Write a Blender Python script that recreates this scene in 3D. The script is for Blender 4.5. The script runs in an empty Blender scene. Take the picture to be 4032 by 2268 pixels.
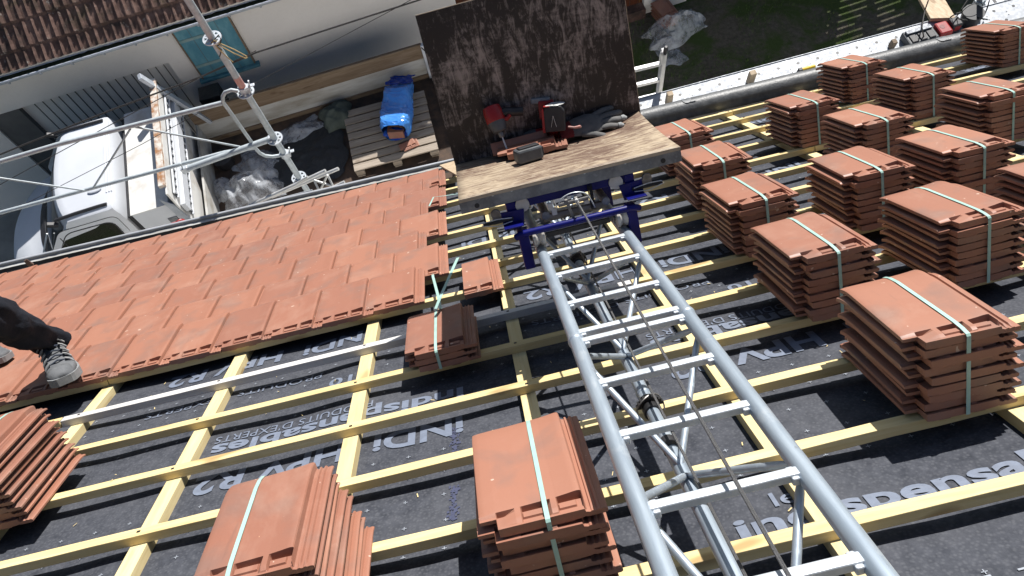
import bpy, bmesh, math, random
from mathutils import Matrix, Vector
from mathutils import noise as mnoise
R = math.radians
rnd = random.Random(7)
SC = bpy.context.scene
COL = SC.collection

# ---------------------------------------------------------------- camera, sky, sun, exposure
PITCH = R(41.0)                       # slope of our roof
CAMZ = 9.6                            # camera above the ground
HC = 1.325                            # camera above the roof membrane
U3 = Vector((1, 0, 0)); S3 = Vector((0, math.cos(PITCH), -math.sin(PITCH))); N3 = Vector((0, math.sin(PITCH), math.cos(PITCH)))
def rdir(u, s, n): return U3 * u + S3 * s + N3 * n
def rw(u, s, n): return Vector((0, 0, CAMZ)) + rdir(u, s, n - HC)      # roof coordinates -> world
def cam_axes(roll, th, yaw):
    c, s_ = math.cos(th), math.sin(th); cy, sy = math.cos(yaw), math.sin(yaw)
    def rot(v): return (cy * v[0] - sy * v[1], sy * v[0] + cy * v[1], v[2])
    fwd, up, right = [Vector(rot(v)) for v in ((0, c, -s_), (0, s_, c), (1, 0, 0))]
    r2 = right * math.cos(roll) - up * math.sin(roll); u2 = right * math.sin(roll) + up * math.cos(roll)
    return [rdir(*v) for v in (r2, u2, fwd)]
CR, CU, CF = cam_axes(R(13.6), R(22.1), R(0.08))
F_PX, PPX, PPY = 3028.0, 2016.0, 1134.0
cam = bpy.data.cameras.new("camera"); cam.sensor_width = 36; cam.lens = 36 * F_PX / 4032; cam.clip_end = 2000; cam.clip_start = 0.02
camo = bpy.data.objects.new("camera", cam); COL.objects.link(camo)
mw = Matrix.Identity(4)
for i in range(3): mw[i][0], mw[i][1], mw[i][2] = CR[i], CU[i], -CF[i]
mw[2][3] = CAMZ
camo.matrix_world = mw; SC.camera = camo

SUN = rdir(0.37, 0.11, 1.0).normalized()
el = math.asin(SUN.z); az = math.atan2(SUN.x, SUN.y)
w = bpy.data.worlds.new("World"); SC.world = w; w.use_nodes = True
nt = w.node_tree; bg = nt.nodes["Background"]; sky = nt.nodes.new("ShaderNodeTexSky")
sky.sky_type = 'NISHITA'; sky.sun_disc = False; sky.sun_elevation = el; sky.sun_rotation = az
nt.links.new(sky.outputs[0], bg.inputs[0]); bg.inputs[1].default_value = 0.06
sun = bpy.data.lights.new("sun", 'SUN'); sun.energy = 5.0; sun.angle = R(0.5); sun.color = (1, 0.965, 0.915)
so = bpy.data.objects.new("sun", sun); COL.objects.link(so)
so.rotation_euler = (-SUN).to_track_quat('-Z', 'Y').to_euler(); so.location = (0, 0, 30)
SC.view_settings.view_transform = 'Standard'; SC.view_settings.look = 'None'; SC.view_settings.exposure = 0.36; SC.view_settings.gamma = 1
SC.cycles.diffuse_bounces = 1

# ---------------------------------------------------------------- turning measured picture points into places
def pray(px, py): return CR * ((px - PPX) / F_PX) - CU * ((py - PPY) / F_PX) + CF
def wz(px, py, z): d = pray(px, py); return Vector((0, 0, CAMZ)) + d * ((z - CAMZ) / d.z)
def wy(px, py, y): d = pray(px, py); return Vector((0, 0, CAMZ)) + d * (y / d.y)
def rp(px, py, n):
    d = pray(px, py); t = (n - HC) / d.dot(N3); q = d * t; return q.dot(U3), q.dot(S3)

# ---------------------------------------------------------------- materials
def sock(n, *names):
    for k in names:
        if k in n.inputs: return n.inputs[k]
def base_mat(name, rough=.6, metal=0., spec=.5):
    m = bpy.data.materials.new(name); m.use_nodes = True
    b = m.node_tree.nodes["Principled BSDF"]
    b.inputs["Roughness"].default_value = rough; b.inputs["Metallic"].default_value = metal
    s = sock(b, "Specular IOR Level", "Specular");  s.default_value = spec
    return m, m.node_tree, b
def coords(nt, scale=(1, 1, 1), kind='Object', rand=True):
    tc = nt.nodes.new("ShaderNodeTexCoord"); mp = nt.nodes.new("ShaderNodeMapping"); mp.inputs["Scale"].default_value = scale
    nt.links.new(tc.outputs[kind], mp.inputs[0])
    if rand:
        oi = nt.nodes.new("ShaderNodeObjectInfo"); mu = nt.nodes.new("ShaderNodeVectorMath"); mu.operation = 'MULTIPLY_ADD'
        mu.inputs[0].default_value = (1, 1, 1)
        cb = nt.nodes.new("ShaderNodeCombineXYZ"); ml = nt.nodes.new("ShaderNodeMath"); ml.operation = 'MULTIPLY'; ml.inputs[1].default_value = 37.
        nt.links.new(oi.outputs["Random"], ml.inputs[0])
        for i in range(3): nt.links.new(ml.outputs[0], cb.inputs[i])
        ad = nt.nodes.new("ShaderNodeVectorMath"); ad.operation = 'ADD'
        nt.links.new(mp.outputs[0], ad.inputs[0]); nt.links.new(cb.outputs[0], ad.inputs[1])
        return ad.outputs[0]
    return mp.outputs[0]
def nz(nt, vec, scale, detail=4., rough=.55, dist=0.):
    n = nt.nodes.new("ShaderNodeTexNoise"); n.inputs["Scale"].default_value = scale; n.inputs["Detail"].default_value = detail
    n.inputs["Roughness"].default_value = rough; n.inputs["Distortion"].default_value = dist; nt.links.new(vec, n.inputs["Vector"]); return n.outputs["Fac"]
def ramp(nt, fac, *stops):
    r = nt.nodes.new("ShaderNodeValToRGB"); e = r.color_ramp.elements
    while len(e) < len(stops): e.new(.5)
    for k, (p, c) in zip(e, stops): k.position = p; k.color = (c if len(c) == 4 else (*c, 1)) if hasattr(c, '__len__') else (c, c, c, 1)
    nt.links.new(fac, r.inputs[0]); return r.outputs[0]
def mix(nt, fac, a, b, mode='MIX'):
    m = nt.nodes.new("ShaderNodeMix"); m.data_type = 'RGBA'; m.blend_type = mode
    if isinstance(fac, (int, float)): m.inputs[0].default_value = fac
    else: nt.links.new(fac, m.inputs[0])
    for k, v in ((6, a), (7, b)):
        if isinstance(v, (tuple, list)): m.inputs[k].default_value = (*v[:3], 1)
        else: nt.links.new(v, m.inputs[k])
    return m.outputs[2]
def bump(nt, b, h, strength=.3, dist=.01):
    n = nt.nodes.new("ShaderNodeBump"); n.inputs["Strength"].default_value = strength; n.inputs["Distance"].default_value = dist
    nt.links.new(h, n.inputs["Height"]); nt.links.new(n.outputs[0], b.inputs["Normal"])
def simple(name, c1, c2=None, scale=8., rough=.6, metal=0., spec=.5, bstr=.15, stretch=(1, 1, 1), detail=5., lo=.35, hi=.65, bd=.004, dist=0., kind='Object'):
    m, nt, b = base_mat(name, rough, metal, spec); c2 = c2 or tuple(x * .75 for x in c1)
    v = coords(nt, stretch, kind); f = nz(nt, v, scale, detail, .6, dist)
    nt.links.new(ramp(nt, f, (lo, c1), (hi, c2)), b.inputs["Base Color"])
    if bstr: bump(nt, b, nz(nt, v, scale * 4, 3.), bstr, bd)
    return m
M = {}
def clay():
    m, nt, b = base_mat("terracotta", .5, 0, .55)
    v = coords(nt); oi = nt.nodes.new("ShaderNodeObjectInfo")
    hue = ramp(nt, oi.outputs["Random"], (0, (.385, .172, .112)), (.4, (.36, .157, .102)), (.75, (.335, .144, .095)), (1, (.305, .136, .094)))
    f = nz(nt, v, 7., 3., .5, .3); c = mix(nt, ramp(nt, f, (.5, 0.), (.72, .75)), hue, (.25, .148, .118))
    f2 = nz(nt, v, 16., 5.); c = mix(nt, ramp(nt, f2, (.55, 0.), (.8, .35)), c, (.42, .205, .142))
    ds = nz(nt, v, 3.2, 5., .7, .6); c = mix(nt, ramp(nt, ds, (.52, 0.), (.78, .40)), c, (.52, .33, .25))
    sp = nz(nt, v, 40., 2., .4); c = mix(nt, ramp(nt, sp, (.745, 0.), (.765, .8)), c, (.66, .50, .40))
    sm = nz(nt, coords(nt, (9., 1.6, 9.)), 3.4, 3., .6); c = mix(nt, ramp(nt, sm, (.66, 0.), (.76, .45)), c, (.22, .115, .085))
    b.inputs['Sheen Weight'].default_value = .05; b.inputs['Sheen Roughness'].default_value = .45; b.inputs['Sheen Tint'].default_value = (1, .70, .55, 1)
    nt.links.new(c, b.inputs["Base Color"]); bump(nt, b, nz(nt, v, 160., 3.), .12, .002)
    return m
M['clay'] = clay()
M['strap'] = simple("strap_plastic", (.42, .63, .57), (.35, .55, .49), 20, .35, bstr=.0)
def wood(name, c1, c2, knot=(.30, .17, .06), axis=0, rough=.65):
    m, nt, b = base_mat(name, rough, 0, .3); st = [9., 9., 9.]; st[axis] = .55
    v = coords(nt, st); f = nz(nt, v, 5., 6., .6, .6)
    c = ramp(nt, f, (.3, c1), (.62, c2), (.8, tuple(x * .6 for x in c2)))
    st2 = [11., 11., 11.]; st2[axis] = 3.6; v2 = coords(nt, st2); vo = nt.nodes.new("ShaderNodeTexNoise"); vo.inputs["Scale"].default_value = 1.1; vo.inputs["Detail"].default_value = 1.; nt.links.new(v2, vo.inputs["Vector"])
    c = mix(nt, ramp(nt, vo.outputs["Fac"], (.655, 0.), (.73, .7)), c, knot)
    oi = nt.nodes.new('ShaderNodeObjectInfo'); c = mix(nt, ramp(nt, oi.outputs['Random'], (0, 0.), (1, .45)), c, tuple(x * .82 for x in c2)); st3 = [3.] * 3; st3[axis] = .35; c = mix(nt, ramp(nt, nz(nt, coords(nt, st3), 2.2, 4., .6), (.56, 0.), (.72, .40)), c, tuple(x * .62 for x in c2))
    nt.links.new(c, b.inputs["Base Color"]); bump(nt, b, f, .25, .003); return m
M['batten'] = wood("pine_batten", (.86, .71, .40), (.74, .57, .27))
M['batten_pale'] = wood("weathered_batten", (.80, .79, .78), (.66, .64, .62))
M['counter'] = wood("pine_counter_batten", (.87, .74, .43), (.76, .60, .30), axis=1)
M['pallet'] = wood("pallet_wood", (.52, .45, .37), (.34, .28, .22), (.16, .11, .07))
M['oldplank'] = wood("old_plank", (.34, .27, .20), (.20, .14, .09), (.10, .06, .03))
M['plank'] = wood("sawn_plank", (.62, .50, .36), (.46, .35, .23), (.25, .15, .08), axis=1)
def galv(name, c1, c2, metal=.55, rough=.42, scale=14.):
    m, nt, b = base_mat(name, rough, metal); v = coords(nt)
    f = nz(nt, v, scale, 5., .65); f2 = nz(nt, v, scale * 4, 3.)
    c = ramp(nt, f, (.34, c1), (.62, c2)); c = mix(nt, ramp(nt, f2, (.6, 0.), (.75, .5)), c, tuple(min(1, x * 1.35) for x in c1))
    nt.links.new(c, b.inputs["Base Color"]); nt.links.new(ramp(nt, f2, (.3, rough - .1), (.7, rough + .18)), b.inputs["Roughness"]); return m
M['galv'] = galv("galvanised_tube", (.54, .61, .68), (.40, .46, .53))
def railmat():
    m, nt, b = base_mat("galvanised_rail", .42, .5); v = coords(nt, (6, .5, 6)); v2 = coords(nt, (3, 1.4, 3))
    c = ramp(nt, nz(nt, v, 9., 6., .65), (.32, (.52, .60, .68)), (.64, (.36, .43, .51))); c = mix(nt, ramp(nt, nz(nt, v2, 5., 4., .6), (.60, 0.), (.66, .5)), c, (.62, .67, .72))
    c = mix(nt, ramp(nt, nz(nt, v2, 11., 5., .7), (.66, 0.), (.74, .6)), c, (.22, .22, .22)); nt.links.new(c, b.inputs["Base Color"]); return m
M['rail'] = railmat()
M['galv_light'] = galv("galvanised_strip", (.66, .70, .74), (.50, .54, .58), .3, .5)
M['galv_dull'] = galv("dull_galvanised", (.30, .32, .34), (.17, .18, .20), .45, .5)
M['alu'] = galv("aluminium", (.74, .74, .73), (.58, .58, .57), .4, .45, 8.)
M['deck'] = galv("steel_deck", (.44, .46, .49), (.36, .38, .41), .25, .55, 10.)
M['scaff'] = galv("scaffold_tube", (.54, .60, .63), (.40, .45, .48), .08, .5, 18.)
M['blue'] = simple("blue_paint", (.003, .006, .175), (.002, .004, .11), 12, .42, spec=.3, bstr=.05)
M['steel'] = simple("machine_steel", (.30, .29, .28), (.16, .15, .14), 20, .45, .6, bstr=.05)
M['dark_steel'] = simple("dark_steel", (.05, .05, .055), (.03, .03, .03), 20, .45, .5, bstr=.05)
M['nylon'] = simple("nylon_wheel", (.72, .70, .66), (.58, .55, .50), 14, .5, bstr=.05)
M['cable'] = simple("steel_wire_rope", (.085, .085, .088), (.21, .21, .215), 900, .45, .5, bstr=.6, stretch=(1, .25, 1))
M['wire'] = simple("black_cable", (.045, .04, .038), (.03, .03, .03), 10, .6, bstr=0)
M['rubber'] = simple("black_plastic", (.022, .022, .025), (.035, .035, .04), 30, .5, bstr=.1)
M['red'] = simple("red_plastic", (.36, .016, .018), (.27, .012, .014), 12, .4, bstr=.05)
M['greyplastic'] = simple("grey_plastic", (.10, .11, .12), (.06, .065, .07), 16, .5, bstr=.1)
M['white_print'] = simple("white_print", (.8, .8, .78), (.7, .7, .7), 8, .6, bstr=0)
def plyboard(name, c1, c2, c3, sc, stretch, lo, hi):
    m, nt, b = base_mat(name, .55, 0, .35); v = coords(nt, stretch, rand=False); v1 = coords(nt, (1, 1, 1), rand=False)
    f = nz(nt, v, sc, 8., .72, 2.6); g = nz(nt, v1, 3., 3.); h = nz(nt, v1, 40., 5., .7)
    a = nt.nodes.new("ShaderNodeMath"); a.operation = 'MULTIPLY_ADD'; nt.links.new(g, a.inputs[0]); a.inputs[1].default_value = .55; nt.links.new(f, a.inputs[2])
    c = ramp(nt, a.outputs[0], (lo, c1), (hi, c2)); c = mix(nt, ramp(nt, h, (.55, 0.), (.75, .55)), c, c3)
    nt.links.new(c, b.inputs["Base Color"]); bump(nt, b, f, .15, .003); return m
def filmply():
    m, nt, b = base_mat("film_faced_plywood", .5, 0, .35); v = coords(nt, (1, 1, 1), rand=False); vv = coords(nt, (2.2, 1, .55), rand=False); vd = coords(nt, (.6, 1, 1.6), rand=False)
    big = nz(nt, v, 4.2, 4., .6, .8); st1 = nz(nt, vv, 16., 8., .75, 1.5); st2 = nz(nt, vd, 18., 8., .75, 1.); fine = nz(nt, v, 70., 4., .7)
    def add(a, k, c):
        n = nt.nodes.new("ShaderNodeMath"); n.operation = 'MULTIPLY_ADD'; nt.links.new(a, n.inputs[0]); n.inputs[1].default_value = k; nt.links.new(c, n.inputs[2]); return n.outputs[0]
    f = add(big, .9, st1); f = add(st2, .45, f)
    c = ramp(nt, f, (.0, (.022, .014, .015)), (1.0, (.022, .014, .015))); r = ramp(nt, f, (.0, 0.), (1., 1.))
    sc_ = nt.nodes.new("ShaderNodeMapRange"); sc_.inputs[1].default_value = 1.16; sc_.inputs[2].default_value = 1.36; nt.links.new(f, sc_.inputs[0])
    c = mix(nt, sc_.outputs[0], mix(nt, big, (.018, .015, .016), (.058, .044, .040)), (.34, .285, .265))
    c = mix(nt, ramp(nt, fine, (.62, 0.), (.74, .6)), c, (.23, .19, .175))
    nt.links.new(c, b.inputs["Base Color"]); bump(nt, b, st1, .12, .002); return m
M['film'] = filmply()
M['seat'] = plyboard("worn_plywood", (.45, .36, .255), (.15, .095, .07), (.60, .52, .41), 7., (.7, 3.2, 1), .66, .86)
M['plyedge'] = simple("plywood_edge", (.60, .50, .38), (.40, .31, .22), 30, .7, stretch=(.4, 6, 6))
def membrane():
    m, nt, b = base_mat("underlay_fabric", .75, 0, .12); v = coords(nt, rand=False)
    f = nz(nt, v, 26., 6., .7); g = nz(nt, v, 2.2, 3.)
    wv = nt.nodes.new("ShaderNodeTexVoronoi"); wv.inputs["Scale"].default_value = 95.; nt.links.new(v, wv.inputs["Vector"])
    c = ramp(nt, f, (.3, (.038, .042, .053)), (.7, (.086, .091, .108))); c = mix(nt, ramp(nt, g, (.45, 0.), (.7, .5)), c, (.104, .108, .122))
    c = mix(nt, ramp(nt, wv.outputs["Distance"], (.15, .35), (.5, 0.)), c, (.145, .15, .165))
    nt.links.new(c, b.inputs["Base Color"]); wr = nz(nt, coords(nt, (1., 3.2, 1.), rand=False), 3.2, 5., .6, 1.); hh_ = nt.nodes.new('ShaderNodeMath'); hh_.operation = 'MULTIPLY_ADD'; nt.links.new(wr, hh_.inputs[0]); hh_.inputs[1].default_value = 2.5; nt.links.new(nz(nt, v, 60., 4.), hh_.inputs[2]); bump(nt, b, hh_.outputs[0], .35, .012); return m
M['membrane'] = membrane()
M['print'] = simple("membrane_print", (.200, .235, .310), (.160, .186, .245), 40, .55, bstr=.1)
M['cross'] = simple("membrane_cross_print", (.36, .39, .44), (.30, .33, .38), 40, .55, bstr=0)
M['rollprint'] = simple('faint_roll_print', (.15, .16, .17), (.12, .13, .14), 30, .5, bstr=0)
M['roll'] = simple("underlay_roll", (.07, .075, .08), (.13, .135, .14), 16, .45, bstr=.5, stretch=(1, 1, 1), bd=.004)
def render_wall():
    m, nt, b = base_mat("rough_render", .9, 0, .2); v = coords(nt, rand=False)
    f = nz(nt, v, 1.3, 4.); g = nz(nt, v, 22., 5., .7)
    c = ramp(nt, f, (.35, (.90, .87, .83)), (.7, (.83, .80, .765))); c = mix(nt, ramp(nt, g, (.5, 0.), (.8, .4)), c, (.74, .70, .65))
    nt.links.new(c, b.inputs["Base Color"]); bump(nt, b, nz(nt, v, 90., 4.), .35, .006); return m
M['render'] = render_wall()
def oldtile():
    m, nt, b = base_mat("old_roof_tile", .9, 0, .2); v = coords(nt, rand=False)
    c = ramp(nt, nz(nt, v, 4., 7., .65), (.32, (.23, .15, .125)), (.5, (.13, .08, .066)), (.66, (.05, .04, .036)))
    c = mix(nt, ramp(nt, nz(nt, v, 13., 5., .7), (.60, 0.), (.70, .8)), c, (.33, .30, .27)); c = mix(nt, ramp(nt, nz(nt, v, 2.1, 5., .7), (.54, 0.), (.68, .8)), c, (.045, .045, .024))
    nt.links.new(c, b.inputs["Base Color"]); bump(nt, b, nz(nt, v, 50., 4.), .5, .006); return m
M['oldtile'] = oldtile()
M['moss'] = simple("moss", (.05, .065, .025), (.02, .025, .014), 30, .95, bstr=.8)
M['zinc'] = galv("zinc", (.62, .66, .72), (.48, .52, .58), .4, .45, 6.)
M['teal'] = simple("teal_paint", (.075, .25, .34), (.19, .42, .50), 7, .6, bstr=.2, stretch=(1, 1, .5), lo=.4, hi=.75, detail=7)
M['teal_strap'] = simple("pale_teal_paint", (.30, .40, .40), (.18, .34, .36), 12, .6)
M['garage'] = simple("garage_board", (.86, .85, .82), (.78, .77, .74), 3, .7, bstr=.05)
M['garage_dark'] = simple("reveal_paint_and_trough_shade", (.16, .16, .155), (.12, .12, .12), 4, .8)
M['reddoor'] = wood("red_brown_door", (.17, .055, .025), (.10, .032, .016), axis=2)
M['white'] = simple("white_paint", (.71, .74, .79), (.66, .69, .74), 3, .32, bstr=.02)
M['dirtywhite'] = simple("dirty_white_paint", (.76, .76, .74), (.46, .40, .33), 3.2, .5, bstr=.1, lo=.5, hi=.8, detail=8)
M['rustwhite'] = simple("rusty_white_paint", (.70, .66, .60), (.36, .17, .07), 9, .6, bstr=.2, lo=.42, hi=.62, detail=8, stretch=(1, 1, 3))
M['bedfloor'] = simple("dirty_bed_floor", (.12, .075, .05), (.045, .035, .03), 6, .85, bstr=.5, detail=9)
M['bedwhite'] = simple("grimy_side_board", (.54, .54, .52), (.30, .27, .22), 4, .7, bstr=.25, detail=8, stretch=(.5, 1, 2), lo=.42, hi=.75)
def glassy(name, c, rough=.06):
    m, nt, b = base_mat(name, rough, 0, .6); b.inputs["Base Color"].default_value = (*c, 1); return m
M['glass'] = glassy("tinted_glass", (.016, .018, .016))
M['bluebag'] = simple("blue_plastic_bag", (.05, .24, .74), (.09, .32, .80), 5, .10, bstr=.35, lo=.4, hi=.75, bd=.02, spec=.9)
M['bluebag_dark'] = simple("blue_plastic_film", (.012, .06, .42), (.02, .09, .5), 9, .25, bstr=.5)
def film():
    m, nt, b = base_mat("clear_film", .10, 0, .7); v = coords(nt)
    b.inputs["Base Color"].default_value = (.80, .84, .90, 1)
    nt.links.new(ramp(nt, nz(nt, v, 5., 5., .7), (.35, .14), (.68, .60)), b.inputs["Alpha"]); bump(nt, b, nz(nt, v, 12., 3., .6), .35, .02); return m
M['clear'] = film()
M['greycloth'] = simple("grey_green_cloth", (.10, .12, .10), (.06, .075, .065), 9, .9, bstr=.4)
M['blacksheet'] = simple("black_sheet", (.016, .018, .022), (.026, .03, .034), 5, .55, bstr=.5, bd=.02)
M['trouser'] = simple("black_work_trousers", (.010, .0125, .019), (.019, .022, .031), 9, .85, spec=.2, bstr=.5, bd=.01)
M['shirt'] = simple("dark_shirt", (.04, .05, .08), (.03, .04, .06), 14, .9)
M['skin'] = simple("skin", (.50, .28, .19), (.45, .24, .16), 10, .5, bstr=.05)
M['hair'] = simple("hair", (.03, .02, .012), (.02, .012, .01), 40, .7)
M['shoe'] = simple("grey_trekking_suede", (.155, .162, .172), (.10, .106, .115), 26, .85, bstr=.4)
M['shoe_pale'] = simple("pale_shoe_overlay", (.36, .37, .37), (.27, .28, .28), 26, .8, bstr=.3)
M['sole'] = simple("shoe_sole", (.28, .29, .30), (.20, .205, .21), 20, .8)
M['glove'] = simple("grey_work_glove", (.15, .145, .14), (.10, .10, .10), 30, .8, bstr=.3)
M['yellow'] = simple("yellow_plastic", (.75, .50, .03), (.65, .42, .02), 10, .45, bstr=.05)
M['pink'] = simple("pink_marking_paint", (.62, .27, .23), (.48, .33, .30), 22, .7, bstr=.2, detail=8)
M['brass'] = simple("straw_rope", (.55, .42, .20), (.40, .30, .14), 40, .8, bstr=.4)
def ground_mat():
    m, nt, b = base_mat("yard_ground", .95, 0, .2); v = coords(nt, rand=False)
    f = nz(nt, v, 1.1, 6., .65, .5); g = nz(nt, v, 14., 8., .75); h = nz(nt, v, 60., 4., .7)
    c = ramp(nt, g, (.3, (.075, .066, .05)), (.7, (.185, .165, .13)))
    c = mix(nt, ramp(nt, f, (.44, 0.), (.56, .9)), c, (.062, .098, .024))
    c = mix(nt, ramp(nt, h, (.66, 0.), (.72, .8)), c, (.34, .32, .28))
    nt.links.new(c, b.inputs["Base Color"]); bump(nt, b, g, .8, .03); return m
M['ground'] = ground_mat()
M['concrete'] = simple("concrete_apron", (.42, .40, .36), (.30, .285, .25), 3, .9, bstr=.4, detail=8)
M['grassblade'] = simple("grass_blade", (.07, .135, .022), (.10, .16, .035), 4, .8, bstr=0)
M['fence'] = wood("fence_board", (.30, .24, .17), (.20, .15, .10))

# ---------------------------------------------------------------- mesh helpers
class MB:
    def __init__(s): s.bm = bmesh.new()
    def verts(s, pts): return [s.bm.verts.new(p) for p in pts]
    def face(s, vs):
        try: return s.bm.faces.new(vs)
        except ValueError: return None
    def poly(s, pts): s.face(s.verts(pts)); return s
    def box(s, c, d, m=None):
        x, y, z = [k / 2 for k in d]; P = [Vector((a, b, e)) for e in (-z, z) for a, b in ((-x, -y), (x, -y), (x, y), (-x, y))]
        P = [(m @ p if m is not None else p) + Vector(c) for p in P]; v = s.verts(P)
        for f in ((3, 2, 1, 0), (4, 5, 6, 7), (0, 1, 5, 4), (1, 2, 6, 5), (2, 3, 7, 6), (3, 0, 4, 7)): s.face([v[i] for i in f])
        return s
    def bar(s, a, b, w, h, up=(0, 0, 1)):               # rectangular bar from a to b
        a, b = Vector(a), Vector(b); d = (b - a); L = d.length; d.normalize(); x = d.cross(Vector(up))
        if x.length < 1e-5: x = d.cross(Vector((1, 0, 0)))
        x.normalize(); y = x.cross(d); m = Matrix((x, d, y)).transposed(); return s.box((a + b) / 2, (w, L, h), m)
    def tube(s, pts, r, seg=12, cap=True, closed=False):
        pts = [Vector(p) for p in pts]; n = len(pts); rings = []; rr = r if hasattr(r, '__len__') else [r] * n
        t0 = (pts[1] - pts[0]).normalized(); x = t0.orthogonal().normalized()
        for i, p in enumerate(pts):
            if closed: t = (pts[(i + 1) % n] - pts[i - 1]).normalized()
            else: t = ((pts[min(i + 1, n - 1)] - pts[max(i - 1, 0)])).normalized()
            x = (x - t * x.dot(t)).normalized(); y = t.cross(x)
            rings.append(s.verts([p + (x * math.cos(2 * math.pi * k / seg) + y * math.sin(2 * math.pi * k / seg)) * rr[i] for k in range(seg)]))
        for i in range(n if closed else n - 1):
            a, b = rings[i], rings[(i + 1) % n]
            for k in range(seg): s.face([a[k], a[(k + 1) % seg], b[(k + 1) % seg], b[k]])
        if cap and not closed: s.face(rings[0][::-1]); s.face(rings[-1])
        return s
    def prism(s, poly, axis, a, b, m=None):             # polygon (2-D) extruded along an axis
        def mk(p, h):
            q = {0: (h, p[0], p[1]), 1: (p[0], h, p[1]), 2: (p[0], p[1], h)}[axis]; q = Vector(q); return m @ q if m is not None else q
        A = s.verts([mk(p, a) for p in poly]); B = s.verts([mk(p, b) for p in poly]); n = len(poly)
        s.face(A); s.face(B[::-1])
        for i in range(n): s.face([A[i], B[i], B[(i + 1) % n], A[(i + 1) % n]])
        return s
    def loft(s, rings, cap=True, closed=True):
        V = [s.verts(r) for r in rings]; n = len(V[0])
        for a, b in zip(V, V[1:]):
            for k in range(n if closed else n - 1): s.face([a[k], a[(k + 1) % n], b[(k + 1) % n], b[k]])
        if cap: s.face(V[0][::-1]); s.face(V[-1])
        return s
    def grid(s, f, nu, nv):
        V = [[s.bm.verts.new(f(i / nu, j / nv)) for j in range(nv + 1)] for i in range(nu + 1)]
        for i in range(nu):
            for j in range(nv): s.face([V[i][j], V[i + 1][j], V[i + 1][j + 1], V[i][j + 1]])
        return s
    def mesh(s, name, mat, smooth=None):
        bmesh.ops.recalc_face_normals(s.bm, faces=s.bm.faces)
        me = bpy.data.meshes.new(name); s.bm.to_mesh(me); s.bm.free()
        if mat is not None: me.materials.append(M[mat] if isinstance(mat, str) else mat)
        if smooth is not None:
            for p in me.polygons: p.use_smooth = True
            me.set_sharp_from_angle(angle=R(smooth))
        return me
    def build(s, name, mat, parent=None, smooth=None, bevel=0., mx=None, solid=0., sub=0):
        o = bpy.data.objects.new(name, s.mesh(name, mat, smooth)); COL.objects.link(o)
        if mx is not None: o.matrix_world = mx
        if parent is not None: o.parent = parent
        if solid: k = o.modifiers.new("solid", 'SOLIDIFY'); k.thickness = solid; k.offset = 0
        if sub: k = o.modifiers.new("sub", 'SUBSURF'); k.levels = k.render_levels = sub
        if bevel: k = o.modifiers.new("bevel", 'BEVEL'); k.width = bevel; k.segments = 2; k.limit_method = 'ANGLE'
        return o
def tag(o, label, cat, group=None, kind=None):
    if label: o['label'] = label
    if cat: o['category'] = cat
    if group: o['group'] = group
    if kind: o['kind'] = kind
    return o
def thing(name, label, cat, mx=None, group=None):
    o = bpy.data.objects.new(name, None); o.empty_display_size = .1; COL.objects.link(o)
    if mx is not None: o.matrix_world = mx
    return tag(o, label, cat, group)
def frame(org, x=U3, y=S3, z=N3):
    m = Matrix.Identity(4)
    for i in range(3): m[i][0], m[i][1], m[i][2], m[i][3] = x[i], y[i], z[i], org[i]
    return m
def roof_frame(u, s, n, yaw=0.): return frame(rw(u, s, n)) @ Matrix.Rotation(yaw, 4, 'Z')
def wframe(p, yaw=0.): return Matrix.Translation(Vector(p)) @ Matrix.Rotation(yaw, 4, 'Z')
def copy_tree(o, parent=None):
    c = o.copy(); COL.objects.link(c); c.parent = parent
    for ch in [k for k in bpy.data.objects if k.parent == o]: copy_tree(ch, c)
    return c

# ---------------------------------------------------------------- ground
def gz(x, y): return .03 * mnoise.noise(Vector((x * .6, y * .6, 0)))
mb = MB(); mb.poly([(-300, -300, -.04), (300, -300, -.04), (300, 300, -.04), (-300, 300, -.04)]); g = mb.build("ground", 'ground'); g['kind'] = 'structure'
mb = MB(); mb.grid(lambda a, b: (2.2 + a * 10, 5.2 + b * 5, gz(2.2 + a * 10, 5.2 + b * 5)), 60, 40); g = mb.build("yard_ground", 'ground', smooth=60); g['kind'] = 'structure'
mb = MB(); mb.grid(lambda a, b: (-16 + a * 18.2, 4.2 + b * 8.0, .012), 4, 4); g = mb.build("concrete_apron", 'concrete'); g['kind'] = 'structure'
gp = random.Random(3); mb = MB()
for i in range(7000):
    x, y = gp.uniform(2.6, 8.5), gp.uniform(6.6, 9.2)
    if mnoise.noise(Vector((x * .9 + 3, y * .9, 1.7))) + .25 * gp.random() < .16: continue
    h = gp.uniform(.02, .07); a = gp.uniform(0, 6.3); z = gz(x, y); wd = .006
    dx, dy = math.cos(a), math.sin(a); l = gp.uniform(-.03, .03)
    mb.poly([(x - dy * wd, y + dx * wd, z), (x + dy * wd, y - dx * wd, z), (x + dx * l, y + dy * l, z + h)])
g = mb.build("grass", 'grassblade'); tag(g, "short green grass patches growing in the shaded gravel yard", "grass", kind='stuff')

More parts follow.
